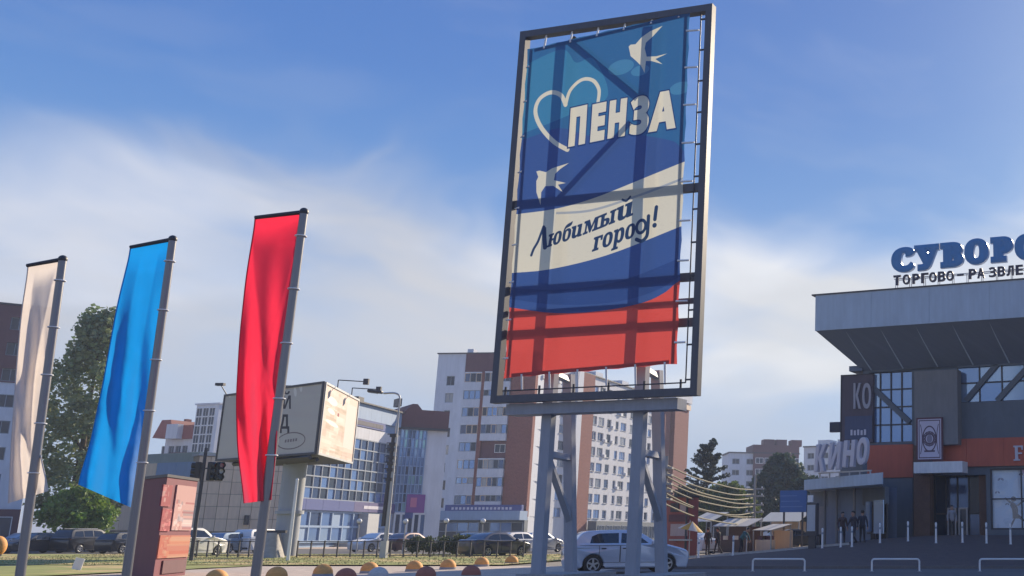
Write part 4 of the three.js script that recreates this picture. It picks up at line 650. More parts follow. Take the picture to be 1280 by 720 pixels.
flag('white vertical flag at the far left', 'slim grey pole of the white flag', [.82, .74, .68], 15.0, [78.5, 324], [25, 720], [34, 332], [[36, 332], [27, 390], [20, 470], [14, 560], [10.5, 629]], [[75, 326], [65, 400], [54, 480], [46, 540], [51, 572], [61, 614]], 1.1, .58, [[.25, .2, .45, 1, .3], [.6, .5, .3, 1, -.25]]);
flag('blue vertical flag between the white and red flags', 'slim grey pole of the blue flag', [.006, .30, .80], 15.3, [216, 299], [158, 720], [163, 309], [[164.5, 309], [147, 380], [129, 480], [113, 555], [97, 606]], [[213, 301], [201, 390], [189, 480], [177, 565], [164, 635]], 2.6, .62, [[.3, .2, .35, 1, -.2], [.7, .3, .62, 1, .25], [.1, .5, .5, 1, .25]]);
flag('red vertical flag, tallest of the three flags', 'slim grey pole of the red flag', [.86, .03, .075], 14.0, [380, 265], [319.5, 720], [319, 272], [[320, 272], [308, 345], [300, 420], [295.5, 500], [297, 560], [306, 629]], [[376, 267], [364, 350], [352, 450], [346, 530], [344, 572], [338, 625]], 4.2, .64, [[.3, .3, 1.0, .8, .4], [.55, .62, .2, 1, -.2]]);

// ---------------------------------------------------------------- prism billboard on a column
{
  const cx = gx(385, 62), S = thing('prism_billboard', 'three sided billboard on a thick grey column with a plain grey front', 'billboard');
  const f1 = Frame.across(258, 67, 384, 61), f2 = Frame.across(384.6, 61.2, 430, 69.5), g1 = new THREE.Group(), g2 = new THREE.Group();
  const vt = f1.uv(403, 477)[1], vb = f1.uv(393, 568)[1];
  const A = f1.world(0, 0, 0), B = f1.world(f1.len, 0, 0), C = f2.world(f2.len, 0, 0), D = A.clone().add(C).sub(B).lerp(A.clone().add(C).multiplyScalar(.5), .5);
  { const s = new THREE.Shape([A, B, C, D].map((p) => new THREE.Vector2(p.x, -p.z))); const e = new THREE.ExtrudeGeometry(s, { depth: vt - vb - .02, bevelEnabled: false }); e.rotateX(-Math.PI / 2); e.translate(0, vb + .01, 0); part('casing', e, mats.darkSteel, S); }
  const face = (f, mat, nm) => { const m = part(nm, new THREE.PlaneGeometry(f.len - .24, vt - vb - .24), mat, S); m.position.copy(f.world(f.len / 2, (vt + vb) / 2, .03)); m.rotation.y = f.th; const fr = []; for (const [w, h, u, v] of [[f.len, .12, f.len / 2, vt - .06], [f.len, .12, f.len / 2, vb + .06], [.12, vt - vb - .24, .06, (vt + vb) / 2], [.12, vt - vb - .24, f.len - .06, (vt + vb) / 2]]) fr.push(moved(boxGeo(w, h, .1), u, v, .03)); const k = part('face_frame', joined(fr), f === f1 ? mats.darkSteel : mats.galv, S); k.position.copy(f.o); k.rotation.y = f.th; };
  const q1 = (px, py, W, H) => { const [u, v] = f1.uv(px, py, .03); return [(u - .12) / (f1.len - .24) * W, (vt - .12 - v) / (vt - vb - .24) * H]; };
  face(f1, canvasMat('grey billboard print', 1024, 512, (x, W, H) => { x.fillStyle = '#c6c0b8'; x.fillRect(0, 0, W, H); const r = rng(4); for (let i = 0; i < 160; i++) { x.globalAlpha = .05; x.fillStyle = r() < .5 ? '#b5aea6' : '#d6d0c8'; x.fillRect(r() * W, r() * H, 30 + r() * 150, 4 + r() * 50); } x.globalAlpha = 1;
    const put = (ch, x0, y0, x1, y1) => { const a = q1(x0, y1, W, H), b = q1(x1, y1, W, H), c = q1(x0, y0, W, H); x.save(); x.font = 'bold 200px sans-serif'; const m = x.measureText(ch); x.setTransform((b[0] - a[0]) / m.width, (b[1] - a[1]) / m.width, (a[0] - c[0]) / m.actualBoundingBoxAscent, (a[1] - c[1]) / m.actualBoundingBoxAscent, a[0], a[1]); x.fillStyle = '#38343a'; x.fillText(ch, 0, 0); x.restore(); };
    put('Й', 352.5, 489, 365, 511); put('Д', 349.5, 518, 362, 536);
    const p = q1(363.5, 551, W, H), e = q1(381, 551, W, H), n = q1(363.5, 541, W, H); x.strokeStyle = '#7d6e6c'; x.lineWidth = 8; x.beginPath(); x.ellipse(p[0], p[1], Math.abs(e[0] - p[0]), Math.abs(p[1] - n[1]), 0, 0, 7); x.stroke(); x.fillStyle = '#85797a'; for (let i = 0; i < 5; i++) x.fillRect(p[0] - 60 + i * 26, p[1] - 12 - i, 17, 22);
    x.fillStyle = '#e0dbd4'; for (const [a, b] of [[376, 484], [369, 490], [287, 492]]) { const z = q1(a, b, W, H); x.beginPath(); x.ellipse(z[0], z[1], 14, 38, -.3, 0, 7); x.fill(); }
  }), 'front_poster');
  face(f2, canvasMat('pink billboard print', 512, 512, (x, W, H) => { x.fillStyle = '#d6c2b6'; x.fillRect(0, 0, W, H); const r = rng(24); for (let i = 0; i < 90; i++) { x.globalAlpha = .35; x.fillStyle = ['#e3cfc6', '#b59c8b', '#ece0d8', '#c2a89e', '#a3917c'][Math.floor(r() * 5)]; x.fillRect(r() * W * .7, r() * H, 40 + r() * 120, 10 + r() * 46); } x.globalAlpha = 1; x.fillStyle = '#f4e6dd'; for (const [a, b, w, h] of [[40, 70, 150, 60], [60, 160, 110, 40], [50, 250, 190, 34]]) { x.beginPath(); x.ellipse(a + w / 2, b + h / 2, w / 2, h / 2, .1, 0, 7); x.fill(); } x.fillStyle = '#8d3b40'; x.fillRect(205, 170, 26, 26); x.fillStyle = '#dfcbc6'; x.fillRect(W * .66, 60, W * .3, H * .7); }), 'side_poster');
  { const c0 = f1.world(f1.uv(362, 640, -1.4)[0], 0, -1.4); part('column', joined([moved(new THREE.CylinderGeometry(.62, .62, vb - .1, 24), c0.x, vb / 2 + .1, c0.z), moved(new THREE.CylinderGeometry(.75, .75, .2, 24), c0.x, 2.6, c0.z)]), mats.legSteel, S);
    part('plinth', moved(new THREE.CylinderGeometry(.42, .8, 1.5, 4, 1), c0.x - .15, .7, c0.z + 1.2, 0, Math.PI / 4), mats.concrete, S); box(S, 'plinth_bar', mats.darkSteel, c0.x - .85, c0.x + .6, 1.42, 1.58, c0.z + 1.1, c0.z + 1.3);
    for (const [d, w] of [[.15, 0], [.9, 0]]) part('underside_beam', beam(V3(A.x + 1, vb - .14 - d * .1, A.z - d), V3(B.x - .4, vb - .14 - d * .1, B.z - d), .2, .2), mats.darkSteel, S); }
  for (const t of [.35, .78]) { const a = f2.world(f2.len * t, vt, -.02), b = f2.world(f2.len * t, vt + .45, 1.5); part('lamp_arm', joined([bar(a, a.clone().add(V3(0, .5, 0)), .03, .03, 6), bar(a.clone().add(V3(0, .5, 0)), b, .03, .03, 6)]), mats.darkSteel, S); const l = part('lamp_head', boxGeo(.3, .35, .16), mats.darkSteel, S); l.position.copy(b); }
  { const a = f1.world(f1.uv(284, 480)[0], vt, -.05); part('lamp_arm', joined([bar(a, a.clone().add(V3(-.1, .5, .5)), .03, .03, 6)]), mats.darkSteel, S); const l = part('lamp_head', boxGeo(.5, .16, .25), mats.darkSteel, S); l.position.copy(a).add(V3(-.1, .55, .6)); }
}

// ---------------------------------------------------------------- poles
{
  const p0 = V3(gx(483, 63), 0, -63), s = thing('street_lamp', 'tall curved street lamp before the glass office block', 'street lamp', p0), h = at(490, 505, 63).y, tip = at(469, 489.5, 63).sub(p0), bend = at(486, 492, 63).sub(p0);
  const cv = new THREE.CatmullRomCurve3([V3(0, h - 1.2, 0), V3(0, h - .3, 0), V3(-.05, bend.y - .12, 0), V3(-.3, bend.y + .02, 0), tip.clone().add(V3(.5, -.1, 0))]);
  part('mast', bar(V3(0, 0, 0), V3(0, h - 1.1, 0), .13, .075, 16), mats.galv, s); part('arm', new THREE.TubeGeometry(cv, 20, .055, 8), mats.galv, s);
  { const g = new RoundedBoxGeometry(.85, .17, .3, 2, .06); const m = part('lamp_head', g, mats.darkSteel, s, tip.toArray()); m.rotation.z = -.12; part('lens', boxGeo(.5, .03, .22), mats.mullionPale, m, [-.1, -.095, 0]); }
  for (const y of [545, 556, 563, 573, 580, 588, 600]) { const v = at(487, y, 63).y; part('clamp', joined([moved(boxGeo(.36, .14, .3), -.12, v, 0), moved(boxGeo(.5, .05, .08), -.2, v + .1, .1)]), mats.darkSteel, s); }
  part('cable_bundle', bar(V3(-.2, 1.8, .05), V3(-.13, at(487, 545, 63).y, .05), .13, .10, 8), mats.darkSteel, s); part('base_box', moved(boxGeo(.34, 1.0, .3), -.05, .5, 0), mats.galv, s);
}
{ const p0 = V3(gx(363.5, 57), 0, -57), h = at(372, 600, 57).y, s = thing('white_pole', 'thin white pole right of the billboard column', 'pole', p0); part('mast', bar(V3(0, 0, 0), V3(0, h, 0), .085, .07, 14), mats.white, s); part('cap', new THREE.SphereGeometry(.08, 12, 8), mats.white, s, [0, h, 0]); part('base_plate', boxGeo(.4, .06, .4), mats.galv, s, [0, .03, 0]); }
{ const p0 = V3(gx(243, 57), 0, -57), h = at(252, 560, 57).y, s = thing('traffic_signal', 'dark pole with black signal heads right of the maroon kiosk', 'traffic light', p0); part('mast', bar(V3(0, 0, 0), V3(0, h, 0), .1, .075, 14), mats.darkSteel, s);
  const v = at(260, 588, 57).y; part('arm', joined([bar(V3(-.3, v + .1, 0), V3(1.0, v + .1, 0), .035, .035, 8)]), mats.darkSteel, s);
  const sig = (x, turn) => { const l = [moved(new RoundedBoxGeometry(.34, .95, .24, 2, .04), 0, 0, 0)]; for (let i = 0; i < 3; i++) { const g = new THREE.CylinderGeometry(.14, .15, .22, 14, 1, true); l.push(moved(g, 0, .3 - i * .3, .2, Math.PI / 2)); } const m = part('signal_head', joined(l), mats.trim, s, [x, v - .05, 0]); m.rotation.y = turn; for (let i = 0; i < 3; i++) part('lens', moved(new THREE.CylinderGeometry(.12, .12, .02, 14), 0, .3 - i * .3, .13, Math.PI / 2), [mats.tail, mats.plate, mats.glass][i], m); };
  sig(-.26, -1.2); sig(.42, 1.3); sig(.86, .9); }
{ const lampAt = [[558, 651, 76], [604, 652, 77], [449, 642, 78], [507, 641, 79]], labels = ['white globe lamp post left of the grey apartment shop front', 'white globe lamp post before the middle of the apartment shop front', 'white globe lamp post by the office entrance, left of the street lamp', 'white globe lamp post right of the tall street lamp'];
  let first; lampAt.forEach(([px, py, d], i) => { const pos = V3(gx(px - 1.5, d), 0, -d), h = at(px, py, d).y; if (!first) { first = thing('globe_lamp', labels[i], 'lamp post', pos, 0, 'globe lamp posts along the car park'); part('mast', bar(V3(0, 0, 0), V3(0, h - .12, 0), .05, .035, 10), mats.galv, first); part('globe', new THREE.SphereGeometry(.17, 16, 12), mats.white, first, [0, h, 0]); part('collar', new THREE.CylinderGeometry(.08, .06, .08, 10), mats.darkSteel, first, [0, h - .17, 0]); } else dup(first, labels[i], pos); }); }

// ---------------------------------------------------------------- low fence along the verge
const fence = (label, xa, xb, d, n) => { const a = gx(xa, d), b = gx(xb, d), s = thing('street_fence', label, 'fence', V3(a, 0, -d)), L = b - a, l = [];
  for (let i = 0; i <= n; i++) part('post', boxGeo(.07, 1.0, .07), mats.darkSteel, s, [L * i / n, .5, 0]);
  for (const y of [.95, .18]) for (let i = 0; i < n; i++) part('rail', boxGeo(q(L / n - .07), .045, .045), mats.darkSteel, s, [L * (i + .5) / n, y, 0]); };
fence('low dark railing left of the prism billboard column', 236, 340, 65, 8);
fence('low dark railing between the white pole and the hedge', 374, 656, 64.5, 17);

// ---------------------------------------------------------------- half-sphere bollards
{
  const ball = (rgb, nm) => M(nm, rgb, { tex: 'grain', size: .8, mean: .8, rough: .75 }), orange = ball([.85, .37, .10], 'orange painted concrete'), red = ball([.42, .14, .09], 'red brown painted concrete'), pale = ball([.60, .56, .52], 'pale painted concrete');
  const proto = (label, mat, pos) => { const s = thing('half_sphere_bollard', label, 'bollard', pos, 0, 'half-sphere bollards along the pavement'); const pts = []; for (let i = 0; i <= 14; i++) { const a = Math.PI / 2 * i / 14; pts.push(new THREE.Vector2(.30 * Math.cos(a), .10 + .30 * Math.sin(a))); } pts.unshift(new THREE.Vector2(.30, .10)); pts.unshift(new THREE.Vector2(.295, .0));
    part('dome', memo('dome', () => new THREE.LatheGeometry(pts, 28)), mat, s); part('foot', memo('foot', () => { const g = new THREE.CylinderGeometry(.31, .32, .09, 28); g.translate(0, .045, 0); return g; }), mats.concrete, s); return s; };
  const row = [[278, 31.5], [352, 34.2], [409, 37.2], [466.5, 40], [522, 42], [563.5, 44.5], [605, 48.5], [642, 52]];
  const where = ['left of the red flag pole', 'below the billboard column', 'between the billboard column and the street lamp', 'left of the tall street lamp foot', 'before the left end of the hedge', 'before the middle of the hedge', 'right of the hedge, before the dark cars', 'beside the left leg of the sign frame'];
  row.forEach(([px, d], i) => proto('orange half-sphere bollard ' + where[i], orange, V3(gx(px, d), 0, -d)));
  [[537, 35.3, red, 'red brown half-sphere bollard, left one of the front pair below the apartments'], [593, 36.6, red, 'red brown half-sphere bollard, right one of the front pair below the apartments'], [438, 33.5, red, 'red brown half-sphere bollard low in front, left of the pale one'], [478, 34.6, pale, 'pale whitish half-sphere bollard in the front row']].forEach(([px, d, m, l]) => proto(l, m, V3(gx(px, d), -.02, -d)));
  const s = thing('marker_post', 'white post with an orange cap at the left edge', 'post', V3(gx(-1, 36), 0, -36)); part('stem', new THREE.CylinderGeometry(.11, .14, .75, 18), pale, s, [0, .375, 0]); part('cap', memo('capb', () => { const g = new THREE.SphereGeometry(.26, 20, 14); g.scale(1, 1.25, 1); return g; }), orange, s, [0, .98, 0]); part('collar', new THREE.CylinderGeometry(.17, .15, .1, 18), mats.darkSteel, s, [0, .72, 0]);
  const c = thing('ground_sign', 'small white tilted card sign on the verge before the dark cars', 'sign', V3(gx(103, 42), 0, -42), .3); part('card', boxGeo(.3, .42, .03), mats.white, c, [.02, .28, 0]).rotation.z = -.2; part('stake', new THREE.CylinderGeometry(.015, .015, .3, 8), mats.darkSteel, c, [0, .1, -.03]);
}
// ---------------------------------------------------------------- maroon kiosk
{
  const f1 = Frame.across(166, 37.2, 199, 35.4), f2 = Frame.across(199.2, 35.4, 238, 38.2), S = thing('advert_kiosk', 'maroon advertising kiosk with red posters behind the blue flag pole', 'kiosk'), h = f1.uv(203, 597)[1];
  const A = f1.world(0, 0, 0), B = f1.world(f1.len, 0, 0), C = f2.world(f2.len, 0, 0), D = A.clone().add(C).sub(B);
  { const s = new THREE.Shape([A, B, C, D].map((p) => new THREE.Vector2(p.x, -p.z))), e = new THREE.ExtrudeGeometry(s, { depth: h, bevelEnabled: false }); e.rotateX(-Math.PI / 2); part('body', e, mats.kioskRed, S); const mid = A.clone().add(C).multiplyScalar(.5), s2 = new THREE.Shape([A, B, C, D].map((p) => p.clone().sub(mid).multiplyScalar(1.05).add(mid)).map((p) => new THREE.Vector2(p.x, -p.z))), e2 = new THREE.ExtrudeGeometry(s2, { depth: .09, bevelEnabled: false }); e2.rotateX(-Math.PI / 2); e2.translate(0, h + .002, 0); part('roof', e2, mats.darkSteel, S); }
  const put = (x0, y0, x1, y1, mat, nm = 'poster') => { const [a, b, c, d] = f2.rect(x0, y0, x1, y1, .03); const m = part(nm, boxGeo(b - a, d - c, .04), mat, S); m.position.copy(f2.world((a + b) / 2, (c + d) / 2, .025)); m.rotation.y = f2.th; };
  const pm = (seed, base, cols) => canvasMat('kiosk poster', 256, 256, (x, W, H) => { x.fillStyle = base; x.fillRect(0, 0, W, H); const r = rng(seed); for (let i = 0; i < 45; i++) { x.globalAlpha = .55; x.fillStyle = cols[Math.floor(r() * cols.length)]; x.fillRect(r() * W, r() * H, 14 + r() * 70, 8 + r() * 40); } x.globalAlpha = 1; });
  put(202, 606, 214, 633, pm(1, '#8f323c', ['#b86a6c', '#8a2a36', '#a98884', '#b89a96'])); put(201, 636, 213, 664, pm(2, '#8c2f3a', ['#d98a88', '#a03440', '#b07470']));
  put(217.5, 607, 242, 663, pm(3, '#b58a86', ['#d8c4bf', '#8e3e46', '#77727c', '#c9a9a4', '#aaa6ae'])); put(198, 669, 236, 697, pm(4, '#a8503a', ['#b87858', '#96392a', '#a86a58', '#b08a70']));
  put(203, 700, 232, 716, mats.maroon, 'base_panel');
}

// ---------------------------------------------------------------- cars
const carSpecs = {
  hatchback: { L: 4.2, W: 1.78, roof: 1.47, bonnet: .98, top: [[2.08, .42], [2.1, .62], [2.0, .76], [1.55, .89], [1.02, .99]], cab: [[1.04, .97], [.32, 1.41], [-.2, 1.475], [-1.1, 1.455], [-1.6, 1.38], [-1.98, .97]], tail: [[-1.99, .97], [-2.07, .85], [-2.1, .6], [-2.06, .36]], wx: [1.3, -1.28], win: [[[.72, 1.0], [.22, 1.365], [-.30, 1.40], [-.34, 1.0]], [[-.42, 1.0], [-.40, 1.40], [-1.10, 1.38], [-1.34, 1.28], [-1.42, 1.02]]], doors: [[.98, -.36], [-.38, -1.1]] },
  sedan: { L: 4.5, W: 1.78, roof: 1.45, bonnet: .95, top: [[2.22, .40], [2.25, .6], [2.15, .73], [1.6, .86], [1.1, .95]], cab: [[1.12, .94], [.40, 1.38], [-.1, 1.45], [-.75, 1.43], [-1.2, 1.30], [-1.72, .98]], tail: [[-1.70, 1.0], [-2.18, .97], [-2.25, .7], [-2.2, .36]], wx: [1.38, -1.32], win: [[[.80, .98], [.30, 1.34], [-.24, 1.375], [-.28, .98]], [[-.36, .98], [-.33, 1.375], [-.78, 1.35], [-1.16, 1.20], [-1.36, 1.0]]], doors: [[1.02, -.30], [-.32, -1.12]] },
  suv: { L: 4.6, W: 1.9, roof: 1.72, bonnet: 1.12, top: [[2.26, .46], [2.3, .75], [2.2, .92], [1.6, 1.06], [1.1, 1.13]], cab: [[1.12, 1.12], [.52, 1.64], [.0, 1.72], [-1.4, 1.70], [-1.95, 1.60], [-2.18, 1.1]], tail: [[-2.17, 1.1], [-2.26, .95], [-2.3, .7], [-2.25, .42]], wx: [1.42, -1.38], win: [[[.86, 1.17], [.42, 1.57], [-.22, 1.63], [-.26, 1.17]], [[-.34, 1.17], [-.31, 1.63], [-1.05, 1.61], [-1.05, 1.17]], [[-1.14, 1.17], [-1.13, 1.6], [-1.75, 1.55], [-1.92, 1.2]]], doors: [[1.05, -.28], [-.30, -1.1]] },
};
const R_W = .325;
function carGeos(kind) {
  return memo('car' + kind, () => {
    const c = carSpecs[kind], hl = c.L / 2, half = c.W / 2, belt = Math.min(c.cab[0][1], c.cab.at(-1)[1]);
    const plan = (p) => { for (let i = 0; i < p.count; i++) { const x = p.getX(i); p.setZ(i, p.getZ(i) * (1 - .17 * Math.pow(Math.abs(x) / hl, 5))); } };
    const s = new THREE.Shape(), B = .24; s.moveTo(c.tail.at(-1)[0] + .04, B);
    const arch = (wx) => { s.lineTo(wx - .39, B); s.absarc(wx, R_W, .40, Math.PI + .22, -.22, true); s.lineTo(wx + .39, B); };
    arch(c.wx[1]); arch(c.wx[0]); s.lineTo(c.top[0][0] - .05, B); s.splineThru([...c.top.map((p) => new THREE.Vector2(...p)), new THREE.Vector2(.3, belt + .02), new THREE.Vector2(-.8, belt + .02), ...c.tail.map((p) => new THREE.Vector2(...p))]);
    const low = new THREE.ExtrudeGeometry(s, { depth: c.W - .2, bevelEnabled: true, bevelSize: .06, bevelThickness: .1, bevelSegments: 4, curveSegments: 24 }); low.translate(0, 0, -(c.W - .2) / 2); plan(low.attributes.position);
    const k = new THREE.Shape(); k.moveTo(c.cab[0][0], belt - .06); k.lineTo(...c.cab[0]); k.splineThru(c.cab.slice(1).map((p) => new THREE.Vector2(...p))); k.lineTo(c.cab.at(-1)[0], belt - .06);
    const taper = (y) => 1 - .26 * clamp((y - belt) / (c.roof - belt), -.2, 1.1), gh = c.W - .24;
    const cab = new THREE.ExtrudeGeometry(k, { depth: gh, bevelEnabled: true, bevelSize: .03, bevelThickness: .05, bevelSegments: 3, curveSegments: 18 }); cab.translate(0, 0, -gh / 2);
    const tp = (g) => { const p = g.attributes.position; for (let i = 0; i < p.count; i++) p.setZ(i, p.getZ(i) * taper(p.getY(i))); return g; }; tp(cab);
    const body = toCreasedNormals(joined([low, cab]), .6), side = gh / 2 + .05;
    const wins = c.win.map((w) => { const a = new THREE.ShapeGeometry(new THREE.Shape(w.map((p) => new THREE.Vector2(...p)))), mk = (zz) => { const g = a.clone(); g.translate(0, 0, zz); return tp(g); }; const l = mk(side + .008), r = mk(-side - .008); const ix = r.index.array; for (let i = 0; i < ix.length; i += 3) { const t = ix[i]; ix[i] = ix[i + 1]; ix[i + 1] = t; } l.computeVertexNormals(); r.computeVertexNormals(); return [l, r]; });
    const slab = (a, b, m0 = .1, m1 = .1) => { // glass across the car between two profile points
      const dx = b[0] - a[0], dy = b[1] - a[1], L = Math.hypot(dx, dy); let nx = -dy / L, ny = dx / L; if (ny < 0) { nx = -nx; ny = -ny; } const pt = (t) => [a[0] + dx * t + nx * .036, a[1] + dy * t + ny * .036], p = pt(m0), e = pt(1 - m1), w0 = (side - .1) * taper(p[1]), w1 = (side - .1) * taper(e[1]); const g = new THREE.BufferGeometry(); g.setAttribute('position', new THREE.Float32BufferAttribute([p[0], p[1], -w0, p[0], p[1], w0, e[0], e[1], w1, p[0], p[1], -w0, e[0], e[1], w1, e[0], e[1], -w1], 3)); g.computeVertexNormals(); return g; };
    const doors = c.doors.map(([a, b]) => [1, -1].map((sd) => { const z = (half) * sd; const l = []; for (const xx of [a, b]) l.push(moved(boxGeo(.014, belt - .40, .008), xx * .995, (belt + .38) / 2, z)); l.push(moved(boxGeo(Math.abs(a - b) - .02, .014, .008), (a + b) / 2, .39, z)); l.push(moved(boxGeo(.16, .035, .03), b + .16, belt - .1, z + sd * .012)); return joined(l); }));
    const tyre = new THREE.LatheGeometry([[.2, -.09], [.285, -.1], [R_W - .01, -.075], [R_W, -.04], [R_W, .04], [R_W - .01, .075], [.285, .1], [.2, .09]].map((p) => new THREE.Vector2(...p)), 28).rotateX(Math.PI / 2);
    const rl = [new THREE.TorusGeometry(.205, .022, 8, 26)]; for (let i = 0; i < 5; i++) rl.push(moved(boxGeo(.06, .17, .025), -Math.sin(i * 1.2566) * .11, Math.cos(i * 1.2566) * .11, 0, 0, 0, i * 1.2566)); rl.push(new THREE.CylinderGeometry(.055, .055, .03, 12).rotateX(Math.PI / 2)); const rim = joined(rl.map((g) => moved(g, 0, 0, .075)));
    const well = new THREE.CylinderGeometry(.21, .21, .03, 20).rotateX(Math.PI / 2);
    return { body, wins, shield: slab(c.cab[0], c.cab[1], .1, .06), rear: slab(c.cab.at(-1), c.cab.at(-2), .08, .12), doors, tyre, rim, well, belt, half, c, hl };
  });
}
function car(kind, label, paint, pos, turn, extra = {}) {
  const g = carGeos(kind), c = g.c, t = thing(extra.name ?? 'parked_car', label, 'car', pos, turn), half = g.half;
  part('body', g.body, paint, t); part('windscreen', g.shield, mats.carGlass, t); part('rear_window', g.rear, mats.carGlass, t);
  for (const w of g.wins) for (const s of w) part('side_window', s, mats.carGlass, t);
  for (const pair of g.doors) for (const d of pair) part('door_seam', d, mats.trim, t);
  for (const wx of c.wx) for (const s of [1, -1]) { const w = part('wheel', g.tyre, mats.tyre, t, [wx, R_W, s * (half - .12)]); part('rim', s > 0 ? g.rim : memo('rimback', () => g.rim.clone().rotateY(Math.PI)), mats.rim, w); part('brake_disc', g.well, mats.trim, w, [0, 0, s * .02]); }
  for (const wx of c.wx) box(t, 'wheel_well', mats.trim, wx - .36, wx + .36, .30, .66, -half + .25, half - .25);
  const x1 = g.hl, y = c.top[2][1];
  for (const s of [1, -1]) {
    const hd = part('headlight', new RoundedBoxGeometry(.34, .15, .36, 2, .05), mats.head, t, [x1 - .24, y - .075, s * (half - .31)]); hd.rotation.y = s * .25;
    const tl = part('taillight', new RoundedBoxGeometry(.2, kind === 'sedan' ? .2 : .32, .28, 2, .05), mats.tail, t, [-x1 + .13, g.belt - .17, s * (half - .28)]); tl.rotation.y = -s * .3;
    const mr = part('mirror', new RoundedBoxGeometry(.12, .14, .2, 2, .04), paint, t, [c.cab[0][0] - .25, g.belt + .1, s * (half + .06)]);
  }
  part('rear_plate', boxGeo(.015, .11, .5), mats.plate, t, [-x1 - .005, .62, 0]); part('front_plate', boxGeo(.015, .11, .5), mats.plate, t, [x1 + .005, .46, 0]);
  part('rear_bumper', new RoundedBoxGeometry(.12, .2, half * 1.62, 2, .05), mats.trim, t, [-x1 + .055, .37, 0]); part('front_grille', new RoundedBoxGeometry(.08, .18, half * 1.2, 2, .03), mats.trim, t, [x1 - .02, .5, 0]);
  part('sill', boxGeo(c.wx[0] - c.wx[1] - .82, .07, half * 2 - .12), mats.trim, t, [(c.wx[0] + c.wx[1]) / 2, .235, 0]);
  if (extra.rails) for (const s of [1, -1]) part('roof_rail', bar(V3(.2, c.roof + .05, s * half * .6), V3(-1.5, c.roof + .04, s * half * .6), .022, .022, 8), mats.rim, t);
  return t;
}
const paints = { silverBlue: carPaint('silver blue paint', [.52, .60, .72], .3), white: carPaint('white car paint', [.72, .72, .72], 0), black: carPaint('black car paint', [.018, .019, .024], .2), darkGrey: carPaint('dark grey car paint', [.05, .055, .065], .4), silver: carPaint('silver car paint', [.42, .45, .50], .5), maroon: carPaint('dark maroon car paint', [.09, .03, .035], .3), navy: carPaint('navy car paint', [.03, .04, .08], .3), graph: carPaint('graphite car paint', [.025, .027, .032], .4), blueGrey: carPaint('blue grey car paint', [.20, .27, .36], .5) };
const carAt = (kind, label, paint, px, d, turn, extra) => { const x = gx(px, d); return car(kind, label, paint, V3(x, rise(x, d), -d), turn, extra); };
carAt('hatchback', 'silver blue hatchback seen through the legs of the sign frame', paints.silverBlue, 783, 40.6, .44, { name: 'hatchback_car' });
carAt('sedan', 'dark sedan behind the white flag pole, left of the black off-roader', paints.darkGrey, 46, 82, -1.8);
carAt('suv', 'black off-roader below the small bright green tree', paints.black, 110, 84, 1.4, { rails: true });
carAt('hatchback', 'dark car half hidden behind the blue flag pole', paints.graph, 162, 82, 1.4);
carAt('sedan', 'pale car roof behind the dark sedan at the far left', paints.silver, 30, 92, -1.75);
carAt('suv', 'white car emerging right of the maroon kiosk', paints.white, 236, 70, 1.35, { name: 'white_car' });
carAt('hatchback', 'blue grey hatchback parked before the beige building', paints.blueGrey, 294, 84, 1.35);
carAt('suv', 'white car behind the red flag pole before the beige building', paints.white, 328, 86, 1.4);
carAt('sedan', 'white sedan parked left of the tall street lamp', paints.white, 472, 90, -1.9);
carAt('sedan', 'dark maroon car parked right of the tall street lamp', paints.maroon, 512, 88, 1.3);
carAt('sedan', 'navy sedan parked at the right end of the hedge', paints.navy, 620, 70, 1.1);
carAt('sedan', 'black sedan behind the navy sedan by the hedge', paints.black, 598, 78, 1.2);
carAt('hatchback', 'white hatchback parked behind the navy sedan, left of the sign legs', paints.white, 648, 78, 1.2);
carAt('hatchback', 'silver hatchback parked behind the left leg of the sign frame', paints.silver, 674, 86, 1.2);
carAt('sedan', 'white car beside the red market kiosk', paints.white, 864, 82, 2.4);
carAt('sedan', 'white car in front of the pale awning near the annex', paints.white, 972, 104, 2.3);
carAt('sedan', 'dark sedan among the stalls left of the cinema annex', paints.graph, 994, 96, .5);

